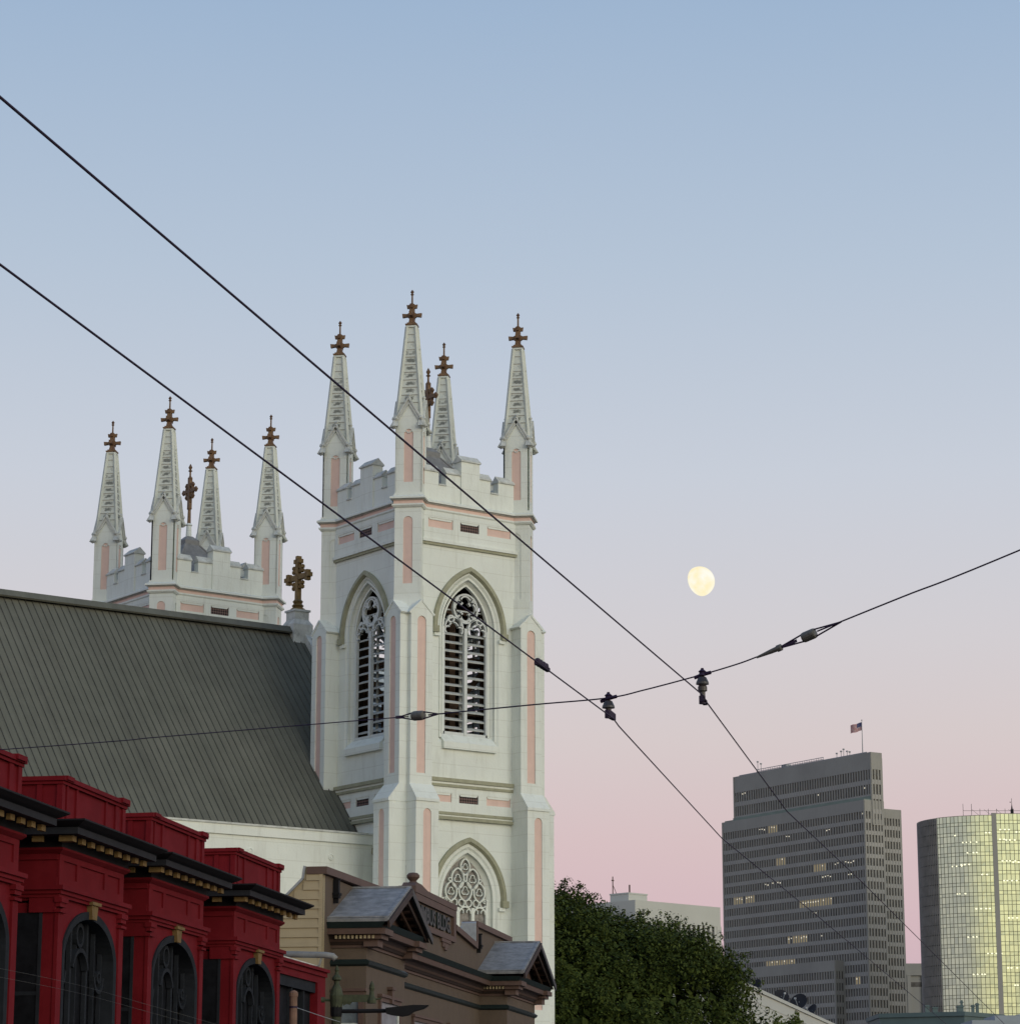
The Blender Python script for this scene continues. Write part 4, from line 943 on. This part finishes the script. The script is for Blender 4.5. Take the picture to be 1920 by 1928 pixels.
# ------------------------------------------------------------------ gold glass tower
gt = thing("glass_tower", "rounded golden glass tower with a dark ribbed side and rooftop masts", "office tower", (157.3, 900, 0))
RG, ZT = 21.2, 109.3
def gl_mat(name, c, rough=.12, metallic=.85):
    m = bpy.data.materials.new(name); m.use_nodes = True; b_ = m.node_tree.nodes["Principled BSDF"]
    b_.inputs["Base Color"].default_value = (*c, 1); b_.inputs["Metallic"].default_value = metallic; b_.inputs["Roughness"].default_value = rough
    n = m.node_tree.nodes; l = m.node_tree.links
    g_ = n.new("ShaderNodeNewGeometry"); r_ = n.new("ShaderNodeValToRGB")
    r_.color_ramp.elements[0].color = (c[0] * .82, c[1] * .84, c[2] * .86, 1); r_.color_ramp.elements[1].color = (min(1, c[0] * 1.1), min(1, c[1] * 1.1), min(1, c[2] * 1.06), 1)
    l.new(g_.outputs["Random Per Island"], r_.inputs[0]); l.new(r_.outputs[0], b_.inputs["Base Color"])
    l.new(r_.outputs[0], b_.inputs["Emission Color"]); b_.inputs["Emission Strength"].default_value = .22   # emission added to every pane to even out the reflected yellow glow
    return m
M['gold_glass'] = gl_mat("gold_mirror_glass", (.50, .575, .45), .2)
M['dark_panel'] = mat("dark_ribbed_panels", (.22, .215, .205), .2, .3, .6)
M['mullion'] = mat("dark_olive_mullions", (.09, .09, .055), .1, 1, .5)
def cyl(phi, r=RG): return (-r * math.cos(phi), RG - r * math.sin(phi))
pj = R(36.5)
cols = [cyl(pj + (math.pi / 2 - pj) * i / 14) for i in range(15)]
colsR = [(1.2 + i * 1.37, -.0) for i in range(34)]
zs = []
z = ZT
i = 0
while z > 0: zs.append(z); z -= (2.15 if i % 2 == 0 else 1.12); i += 1
b = MB(); mlb = MB(); rg = random.Random(5)
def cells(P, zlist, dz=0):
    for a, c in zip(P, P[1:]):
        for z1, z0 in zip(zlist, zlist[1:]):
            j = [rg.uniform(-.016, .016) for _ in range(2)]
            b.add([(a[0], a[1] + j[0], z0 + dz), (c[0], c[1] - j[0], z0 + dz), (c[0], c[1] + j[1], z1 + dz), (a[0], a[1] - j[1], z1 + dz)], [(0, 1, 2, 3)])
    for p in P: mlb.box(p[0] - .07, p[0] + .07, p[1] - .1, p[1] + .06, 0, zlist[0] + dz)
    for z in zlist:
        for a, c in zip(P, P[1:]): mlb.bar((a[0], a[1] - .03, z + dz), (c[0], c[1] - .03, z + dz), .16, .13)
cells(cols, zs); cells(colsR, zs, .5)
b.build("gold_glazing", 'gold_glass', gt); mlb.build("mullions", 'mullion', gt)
b = MB(); P = [cyl(R(-70) + (pj - R(-70)) * i / 44) for i in range(45)]
b.prism(P + [(0, 3), (0, RG * 2)], 0, ZT)
for p in P: b.box(p[0] - .2, p[0] + .2, p[1] - .35, p[1] + .3, 0, ZT)
for z in zs[1::2]:
    for a, c in zip(P, P[1:]): b.bar((a[0], a[1], z), (c[0], c[1], z), .3, .25, 1)
b.build("ribbed_side", ['dark_panel', 'fascia'], gt)
b = MB(); b.box(-.3, 1.2, -.35, .5, 0, ZT + .7); b.box(.2, 48, .4, 40, 0, ZT + .2); b.prism([(x * .97, y + .8) for x, y in cols] + [(0, 30), (-10, 30)], 0, ZT - .4)
b.build("concrete_core", 'concrete', gt)
b = MB()
for i in range(9):
    x = -8.8 + i * 2.75; b.box(x - .06, x + .06, 4, 4.12, ZT, ZT + 2.6 + (1.6 if i in (0, 1) else 0))
b.box(-8.8, 14, 4.02, 4.1, ZT + 1.9, ZT + 2.0)
for i in range(5): b.bar((-6 + i * 4, 4.05, ZT + 2.4), (-3.6 + i * 4, 4.05, ZT + .4), .07, .07)
b.box(6.8, 7.6, 3.8, 4.6, ZT, ZT + 2.4); b.lathe([(.35, 2), (.2, 3.2), (.08, 4), (.06, 6)], 6, (7.2, 4, ZT)); b.box(6.6, 6.9, 4, 4.2, ZT + 4.6, ZT + 4.9)
b.build("rooftop_masts", 'fascia', gt)
for (x, z, n) in ((-11.5, 103.0, 1), (-2.5, 103.6, 3), (2.4, 104.6, 3), (7.5, 103.8, 3), (2.0, 101.4, 2), (4.2, 101.2, 3), (-9.5, 100.6, 4), (-8, 97.2, 3), (-10.5, 93.4, 3), (-12.8, 93.0, 3), (2.8, 94.4, 4), (6.5, 94.0, 4), (-4, 90, 2), (3, 88, 4), (-12, 84, 3), (-6, 79, 4), (4, 76, 4), (-9, 70, 3), (-3, 64.6, 4), (3.2, 60, 4), (-8, 58, 4), (5, 54.5, 3)):
    for q in range(n):
        xx = x + q * 1.3 + rg.uniform(-.3, .3); yy = (RG - math.sqrt(max(0, RG * RG - xx * xx))) if xx < 0 else 0
        k = MB(); k.box(xx - .3, xx + .3, yy - .14, yy - .11, z - .2, z + .2); k.build("interior_light", 'glint', gt)

# ------------------------------------------------------------------ other distant buildings
# white office block behind the tree: front recedes to the right
wb = thing("white_office_block", "low white office block with dark vertical window slots behind the big tree", "building", (25.4, 500, 0), frame_rz(R(46)))
b = MB(); b.box(-4, 18.4, 0.4, 22, 0, 44.0); b.box(-4.2, 18.6, 0, 22.4, 42.4, 46.0)
for i in range(18): x = -4 + i * 1.31; b.box(x, x + .62, .05, .8, 0, 42.5)
b.box(17.6, 18.6, -.02, 22, 0, 42.5)
b.build("cladding", 'wht_office', wb)
b = MB(); b.box(-3.9, 17.6, .36, .42, 0, 42.4); b.build("window_slots", 'office_glass', wb)
b = MB(); b.box(-1.7, 3.2, 4, 8.6, 46.0, 47.5); b.box(-1.8, 3.3, 3.9, 8.7, 47.5, 47.75); b.build("penthouse", 'wht_office', wb)
b = MB(); b.tube([(-1.4, 8.2, 47.7), (-1.4, 8.2, 50.9)], .1, 6); b.bar((-1.4, 8.2, 49.4), (-.4, 8.2, 47.8), .08, .08); b.box(-1.65, -1.15, 8.1, 8.3, 50.1, 50.3); b.build("antenna_mast", 'trim', wb)
b = MB(); b.tube([(.7, 6, 47.7), (.7, 6, 49.4)], .15, 6); b.build("vent_pipe", 'trim', wb)
gb = thing("grey_concrete_block", "narrow grey concrete building between the slab tower and the gold tower", "building", (157, 1150, 0)); gb.scale = (1.353, 1.353, 1.353)
b = MB(); b.box(-2, 13.5, 0, 12, 0, 57.3); b.box(-2.2, 13.7, -.6, 12.2, 54.0, 57.6)
for x in (-2, 4.6, 9.0, 12): b.box(x, x + 1.1, -.55, .5, 0, 54)
b.build("frame", 'concrete', gb)
for z in (50.6, 33, 29.5, 25): 
    b = MB(); b.box(-1.8, 13, -.06, .06, z, z + 2.2 if z < 40 else z + 1.4); b.build("window_band", 'office_glass', gb)
tl = thing("teal_roofed_building", "low teal clad building with rooftop units below the gold tower", "building", (59.5, 400, 0))
b = MB(); b.prism([(-6, 6), (5.3, 0), (12.4, 9), (12.4, 20), (-6, 20)], 0, 21.0); b.prism([(-6.2, 5.8), (5.3, -.3), (12.7, 8.9), (12.7, 20.3), (-6.2, 20.3)], 20.9, 21.5); b.build("cladding", 'teal', tl)
for x, y, w_, h_ in ((.5, 5, .6, 1.3), (1.6, 5, .7, 1.0), (4.8, 3, .9, 1.1), (5.4, 3.5, .3, 1.9), (7.2, 5, .4, 1.3), (7.9, 5.4, .4, 1.6)):
    b = MB(); b.box(x, x + w_, y, y + w_, 21.4, 21.4 + h_); b.box(x - .1, x + w_ + .1, y - .1, y + w_ + .1, 21.4 + h_ * .8, 21.4 + h_ * .8 + .15); b.build("rooftop_unit", 'teal', tl)
pb = thing("pale_grey_building", "pale grey flat-roofed building at the bottom right corner before the teal roof", "building", (67, 385, 0))
b = MB(); b.box(-3.6, 14, 0, 10, 0, 19.6); b.box(-.3, 14, 1, 10, 19.6, 20.3); b.box(3.2, 14.2, 2, 10, 20.3, 20.5); b.build("walls", 'pale_roof', pb)
wr = thing("white_parapet_building", "white walled building behind the tree with satellite dishes along its roof edge", "building", (18.4, 200, 0), frame_rz(R(12.0)))
b = MB(); b.box(-14, 60, 0, 12, 0, 12.7); b.box(-14, 60, -.12, .3, 12.7, 12.95); b.box(-14, 60, -.03, .03, 11.9, 12.0); b.build("walls", 'wht_office', wr)

def dish(r, base, az, label, up=.9):
    d = thing("satellite_dish", label, "satellite dish", base, az, "satellite dishes on the white parapet building")
    b = MB(); b.lathe([(r * .05, -.16 * r), (r * .5, -.12 * r), (r, 0), (r, .03), (r * .5, -.08 * r), (.02, -.1 * r)], 16, (0, 0, up), axis=(0, -.85, .5)); b.build("reflector", 'fascia', d)
    b = MB(); b.tube([(0, .05, 0), (0, .1, up)], .05, 6); b.tube([(0, 0, up - r * .8), (0, -r * .9, up + r * .3)], .03, 6); b.box(-.07, .07, -r * .9 - .07, -r * .9 + .07, up + r * .3 - .06, up + r * .3 + .08); b.build("mount", 'steel', d)
def wrp(x, y, z=12.9): return Matrix.Rotation(frame_rz(R(12.0)), 4, 'Z') @ Vector((x, y, 0)) + Vector((18.4, 200, z))
dish(.75, wrp(28, .8), R(-30), "dark round satellite dish in the middle of the white parapet's roof edge")
dish(.6, wrp(38, .8), R(-60), "dark satellite dish nearest the bottom of the picture on the white parapet", .7)
dish(.6, wrp(16, .8), R(20), "dark satellite dish at the upper end of the row beside the big tree", .7)
dish(.5, wrp(3, 1.2), R(-50), "small satellite dish half hidden by the big tree's edge", .8)

# ------------------------------------------------------------------ trees
def rand_dir(r):
    while True:
        v = Vector((r.uniform(-1, 1), r.uniform(-1, 1), r.uniform(-1, 1)))
        if .05 < v.length < 1: return v.normalized()
def leaves(b, r, c, rad, n, size):
    for _ in range(n):
        d = rand_dir(r); p = c + d * rad * (r.random() ** .4)
        nn = (d * 1.1 + Vector((0, 0, .25)) + rand_dir(r) * .75).normalized(); a = nn.cross(rand_dir(r)).normalized(); e = nn.cross(a)
        s = size * r.uniform(.6, 1.3)
        b.add([p - a * s * .5, p + e * s * .28, p + a * s * .6, p - e * s * .28], [(0, 1, 2, 3)])
def tree(name, label, base, cen, rad, nclump, nleaf, crad, leaf, lsize, seed, trunk_r, mat_k, group=None, inner=0):
    r = random.Random(seed)
    T = thing(name, label, "tree", base, 0, group)
    b = MB(); cl = []
    for i in range(nclump):
        d = rand_dir(r)
        if d.z < -.55: d.z *= -1
        sh = 1.0 if i < nclump * .72 else r.uniform(.45, .85)
        el = math.atan2(d.z, math.hypot(d.x, d.y)); wob = 1 - .035 * max(0, math.sin(2 * el)) + .05 * math.sin(d.x * 9 + 2) + .05 * math.sin(d.y * 8 + d.z * 7)
        c = Vector((cen[0] + d.x * rad[0] * sh * wob, cen[1] + d.y * rad[1] * sh * wob, cen[2] + d.z * rad[2] * sh * wob))
        cr = crad * r.uniform(.6, 1.25); cl.append((c, cr))
        leaves(b, r, c, cr, int(nleaf * cr * cr / crad / crad), lsize)
        for _ in range(2):   # sprigs that break the outline
            q = c + (d + Vector((0, 0, .5)) + rand_dir(r) * .5).normalized() * cr * 1.1; leaves(b, r, q, crad * .25, 12, lsize * .8)
    if inner:                          # the shaded inner foliage that closes the crown
        for _ in range(inner):
            d = rand_dir(r)
            if d.z < -.6: d.z *= -1
            el = math.atan2(d.z, math.hypot(d.x, d.y)); k_ = (.86 + .1 * r.random()) * (1 - .035 * max(0, math.sin(2 * el)))
            p = Vector((cen[0] + d.x * rad[0] * k_, cen[1] + d.y * rad[1] * k_, cen[2] + d.z * rad[2] * k_))
            nn = (d + rand_dir(r) * .5).normalized(); a = nn.cross(rand_dir(r)).normalized(); e = nn.cross(a); q = r.uniform(.3, .6)
            b.add([p - a * q * .5, p + e * q * .33, p + a * q * .55, p - e * q * .33], [(0, 1, 2, 3)])
    b.build("crown", mat_k, T)
    b = MB()
    z0 = cen[2] - rad[2] * .75
    b.tube([(0, 0, 0), (.1, 0, z0 * .6), (cen[0] * .5, cen[1] * .5, max(z0, .8))], 1, 10, 0, [trunk_r * 1.4, trunk_r, trunk_r * .8])
    for i in range(0, len(cl), 9):
        c, cr = cl[i]; s = Vector((cen[0] * .5, cen[1] * .5, max(z0, .8))); m1 = s.lerp(c, .5) + Vector((0, 0, -.1 * rad[2]))
        b.tube([s, m1, c], 1, 5, 0, [trunk_r * .4, trunk_r * .2, trunk_r * .06])
    b.build("trunk", 'bark', T)
    return T
tree("broadleaf_tree", "big dark green rounded street tree between the church and the office tower", (2.1, 143, 0), (0, 0, 5.3), (11.6, 8.2, 8.75), 1000, 210, .9, None, .19, 21, .4, 'leaf', inner=16000)
tree("small_tree", "small bright green leafy treetop in front of the white parapet wall", (10.9, 110, 0), (0, 0, 6.1), (.62, .6, .75), 26, 60, .32, None, .16, 5, .1, 'leaf2')

# ------------------------------------------------------------------ overhead wires
def cable(name, pts, r, label, cat, group=None, mt='wire'):
    fine = []
    P = [Vector(p) for p in pts]
    for i in range(len(P) - 1):
        p0, p1, p2, p3 = P[max(i - 1, 0)], P[i], P[i + 1], P[min(i + 2, len(P) - 1)]
        for k in range(10):
            t_ = k / 10
            if name == 'trolley_wire': fine.append(p1.lerp(p2, t_)); continue
            fine.append(.5 * ((2 * p1) + (p2 - p0) * t_ + (2 * p0 - 5 * p1 + 4 * p2 - p3) * t_ ** 2 + (3 * p1 - p0 - 3 * p2 + p3) * t_ ** 3))
    fine.append(P[-1]); b = MB(); b.tube(fine, r, 8); o = b.build(name, mt); tag(o, label, cat, group); return o
ZW1, ZW2 = 5.034, 4.991
def run(name, back, fwd, r, label):
    return cable(name, back + fwd, r, label, "overhead wire", "trolley wires above the street")
run("trolley_wire", [(-14.1, -40, ZW1), (-1.602, 8.155, ZW1), (1.40, 19.8, ZW1)],
    [(1.437, 20.0, ZW1 - .015), (2.60, 25.9, 4.93), (4.12, 32.5, 4.90), (10.56, 60.0, 4.50), (16, 84, 4.5), (58, 260, 4.6)], .0050, "upper right of the two long trolley wires, passing just below the moon")
run("trolley_wire", [(-14.45, -40, ZW2), (-1.878, 9.704, ZW2), (.76, 20.15, 4.92)],
    [(.811, 20.4, 4.90), (2.12, 27.6, 4.86), (4.05, 36.5, 4.82), (10.09, 65, 4.726), (16, 92, 4.7), (57, 260, 4.8)], .0050, "lower left of the two long trolley wires, crossing the near church tower")
SPAN = [(-14, 30, 5.5), (-4.46, 24, 5.24), (-2.941, 23, 5.204), (-1.536, 22, 5.163), (-.80, 21.55, 5.152)]
cable("span_wire", SPAN, .0042, "thin support wire from the left edge to the insulator before the church tower", "support wire", "span wires across the street")
cable("span_wire", [(-.64, 21.45, 5.149), (.162, 20.8, 5.125), (.726, 20.4, 5.113), (1.0, 20.25, 5.15), (1.41, 20, 5.222), (1.66, 19.85, 5.275), (1.79, 19.77, 5.312)], .0055, "support wire carrying both hangers between the two strain insulators", "support wire", "span wires across the street")
cable("span_wire", [(2.20, 19.46, 5.444), (2.756, 19, 5.605), (3.494, 18.5, 5.83), (6.5, 16.6, 6.85), (14, 11.9, 9.4)], .006, "thick support wire rising from the strain insulator to the right edge", "support wire", "span wires across the street")
tpole = thing("trolley_pole", "round steel pole at the right kerb that carries the thick support wire", "pole", (14, 11.9, 0))
b = MB(); b.tube([(0, 0, 0), (0, 0, 4), (0, 0, 9.7)], 1, 14, 0, [.16, .14, .11]); b.lathe([(.24, 0), (.24, .5), (.17, .6)], 14); b.build("shaft", 'fascia', tpole)
b = MB(); b.lathe([(.13, 9.35), (.13, 9.45)], 14); b.lathe([(.12, 9.7), (.08, 9.8), (.02, 9.83)], 14); b.build("collar", 'steel', tpole)
def hanger(loc, label, tall, wd):
    h = thing("wire_hanger", label, "wire hanger", loc, 0, "insulated hangers on the span wire")
    sd = Vector(wd).normalized()
    b = MB(); b.tube([(-.055, .03, -.012), (0, 0, .006), (.06, -.03, .018)], .014, 8); b.lathe([(.03, 0), (.022, .02), (.03, .03), (.012, .045), (.01, .055)], 8); b.build("ear", 'wire', h)
    b = MB()
    if tall: b.lathe([(.012, -.005), (.03, -.015), (.046, -.05), (.048, -.066), (.03, -.068), (.028, -.075), (.034, -.085), (.034, -.115), (.02, -.122), (.02, -.17)], 14)
    else: b.lathe([(.012, -.005), (.03, -.015), (.046, -.05), (.048, -.066), (.022, -.07), (.02, -.09)], 14)
    b.build("insulator_bell", 'ceram', h, smooth=False)
    b = MB(); z = -.185 if tall else -.115
    bot = Vector((0, 0, z)) ; d_ = sd
    b.bar(bot - d_ * .05, bot + d_ * .11, .03, .035); b.lathe([(.024, -.03), (.024, .03)], 8, bot - d_ * .02)
    if not tall:
        for s in (.03, .08, .13, .17): b.lathe([(.02, -.024), (.02, .02), (.012, .028)], 6, bot + d_ * s + Vector((0, 0, .012)))
        b.bar(bot + d_ * .0, bot + d_ * .2, .024, .024)
    b.build("clamp", 'wire', h)
hanger((1.41, 20.0, 5.215), "taller two-part insulator hanger under the moon holding the upper trolley wire", True, (.25, 1.0, -.02))
hanger((.735, 20.42, 5.106), "short bell insulator hanger with toothed clamp holding the lower trolley wire", False, (.25, 1.0, -.02))
def strain(p, q, label):
    p = Vector(p); q = Vector(q); d = (q - p).normalized(); m_ = (p + q) / 2; L_ = .11
    o = thing("strain_insulator", label, "strain insulator", m_, 0, "strain insulators in the span wire")
    b = MB(); b.lathe([(.02, -L_ / 2), (.035, -L_ / 2 + .004), (.038, -.04), (.038, .04), (.035, L_ / 2 - .004), (.02, L_ / 2)], 14, (0, 0, 0), axis=d); b.build("porcelain", 'greyins', o)
    a = d.cross(Vector((0, 1, 0))).normalized()
    b = MB()
    for s in (-1, 1):
        e = (q if s > 0 else p) - m_
        for k in (-1, 1): b.tube([d * s * .03 + a * k * .03, d * s * .07 + a * k * .024, e], .006, 6)
    b.bar((p - m_) - d * .02, (p - m_) + d * .03, .022, .022)
    b.build("wire_loops", 'wire', o)
strain((-.88, 21.6, 5.154), (-.56, 21.38, 5.146), "grey strain insulator in the span wire before the church tower")
strain((1.93, 19.66, 5.352), (2.36, 19.34, 5.49), "grey strain insulator in the span wire right of the moon")
tb = thing("turnbuckle", "small tapered wire grip on the span wire beside the right insulator", "wire fitting", (1.93, 19.66, 5.352))
b = MB(); d_ = Vector((.43, -.32, .138)).normalized(); b.lathe([(.008, -.18), (.018, -.05), (.02, .0), (.026, .002), (.026, .035), (.014, .04)], 10, axis=d_); b.build("grip", 'greyins', tb)
b = MB(); b.bar(d_ * .03, d_ * .17, .008, .02); b.build("tongue", 'wire', tb)
# splice on the lower wire in front of the tower edge
sp_ = thing("wire_splice", "dark bolted splice clamp on the lower trolley wire at the church tower's edge", "wire fitting", (.228, 18.38, ZW2 + .003))
b = MB(); d_ = Vector((.28, 1, 0)).normalized()
for s in (-.16, -.1, -.02, .05): b.lathe([(.018, -.012), (.024, .0), (.018, .03), (.01, .036)], 8, d_ * s)
b.bar(d_ * -.2, d_ * .12, .026, .026); b.build("clamp", 'wire', sp_)
cable("drop_wire", [(-12, 36, 5.0), (-7.26, 40, 4.37), (-5.0, 40, 3.82), (-2.4, 43, 3.1)], .0016, "upper of two thin wires sagging across the red bays at lower left", "wire", "thin wires before the red building", 'greyins')
cable("drop_wire", [(-12, 36, 4.9), (-7.26, 40, 4.25), (-4.99, 40, 3.72), (-2.4, 43, 3.0)], .0016, "lower of two thin wires sagging across the red bays at lower left", "wire", "thin wires before the red building", 'greyins')

# ------------------------------------------------------------------ street furniture
wp = thing("wooden_pole", "weathered reddish wooden pole top in front of the red building's wide window", "pole", (-4.79, 62, 0))
b = MB(); b.tube([(0, 0, 0), (0, 0, 5.2), (0, 0, 5.27)], 1, 12, 0, [.11, .085, .085]); b.build("shaft", 'pole_wood', wp)
b = MB(); b.lathe([(.1, 5.18), (.1, 5.26), (.07, 5.3), (.02, 5.32)], 12); b.build("cap", 'pole_wood', wp)
b = MB(); b.lathe([(.093, 4.93), (.093, 4.97)], 12); b.build("wire_band", 'wire', wp)
cable("guy_wire", [(-4.70, 61.95, 4.93), (-4.1, 61.9, 4.73), (-3.75, 61.9, 4.62)], .008, "short pale wire from the wooden pole to the green lamp post", "wire", None, 'steel')
lp = thing("street_lamp", "ornate green lamp post with scrolled arm, finials and a dark overhanging lamp head", "street lamp", (-3.84, 62, 0))
b = MB(); b.lathe([(.2, 0), (.2, .6), (.12, .8), (.1, 4.75), (.09, 4.8)], 12); b.build("shaft", 'pole_green', lp)
b = MB(); b.lathe([(.09, 4.76), (.11, 4.8), (.08, 4.86), (.13, 4.95), (.14, 5.05), (.15, 5.2), (.11, 5.36), (.06, 5.45), (.06, 5.52), (.11, 5.55), (.1, 5.6), (.05, 5.66), (.035, 5.72), (.05, 5.76), (.015, 5.86)], 12); b.build("crown_finial", 'pole_green', lp)
b = MB()
b.box(0, .8, -.04, .04, 5.06, 5.22); b.xprism([(.12, 5.06), (.35, 5.06), (.3, 5.0), (.22, 5.02), (.16, 4.98)], -.03, .03)
b.lathe([(.1, 5.03), (.1, 5.1), (.06, 5.22), (.045, 5.3), (.06, 5.36), (.05, 5.44), (.01, 5.52)], 10, (.78, 0, 0)); b.tube([(.85, 0, 5.12), (.92, 0, 5.13), (1.0, 0, 5.14)], .02, 6)
b.tube([(-.1, 0, 5.1), (-.3, 0, 5.11)], .035, 6); b.lathe([(.06, -.04), (.06, .04)], 8, (-.3, 0, 5.11), axis=(1, 0, 0)); b.build("scroll_arm", 'pole_green', lp)
b = MB(); b.tube([(-.02, 0, 4.86), (.6, 0, 4.865), (1.15, 0, 4.87)], .045, 8); b.lathe([(.12, 4.74), (.13, 4.8), (.13, 4.98), (.11, 5.02)], 10); b.build("lamp_arm", 'black', lp)
b = MB(); b.x = Matrix.Translation((1.1, 0, 4.87)) @ Matrix.Rotation(R(-6), 4, 'Y')
b.xprism([(0, -.06), (.1, -.1), (.35, -.16), (.5, -.15), (.62, -.08), (.85, -.04), (.95, .02), (.6, .06), (0, .06)], -.16, .16); b.build("lamp_head", 'black', lp)

# ------------------------------------------------------------------ moon
def moon_mat():
    m = bpy.data.materials.new("moonlit_surface"); m.use_nodes = True; t_ = m.node_tree; n = t_.nodes; l = t_.links
    for q in list(n): n.remove(q)
    o = n.new("ShaderNodeOutputMaterial"); e = n.new("ShaderNodeEmission"); c = n.new("ShaderNodeTexCoord"); z_ = n.new("ShaderNodeTexNoise")
    z_.inputs["Scale"].default_value = .028; z_.inputs["Detail"].default_value = 3; l.new(c.outputs["Object"], z_.inputs["Vector"])
    r_ = n.new("ShaderNodeValToRGB"); r_.color_ramp.elements[0].position = .36; r_.color_ramp.elements[1].position = .62
    r_.color_ramp.elements[0].color = (1.0, .89, .56, 1); r_.color_ramp.elements[1].color = (1.0, .98, .86, 1)
    l.new(z_.outputs["Fac"], r_.inputs[0]); l.new(r_.outputs[0], e.inputs[0]); e.inputs[1].default_value = 1.0; l.new(e.outputs[0], o.inputs[0]); return m
M['moon'] = moon_mat()
mc = Vector((420.43, 6000, 1237.45)); mr_ = 33.5
view = mc.normalized(); side_ = view.cross(Vector((0, 0, 1))).normalized(); upv = side_.cross(view)
sdir = (-view * math.cos(R(42)) + (side_ * .92 + upv * .38).normalized() * math.sin(R(42))).normalized()
b = MB(); NS = 72
X = Vector((0, 0, 1)).rotation_difference(sdir).to_matrix().to_4x4(); b.x = X
b.lathe([(max(.02, mr_ * math.cos(R(a))), mr_ * math.sin(R(a))) for a in [i * 90 / 24 for i in range(25)]], NS)
b.f.pop(0); b.m.pop(0)
mo = b.build("moon", 'moon', None, mc, smooth=True); tag(mo, "pale yellow gibbous moon in the pink evening sky", "moon")
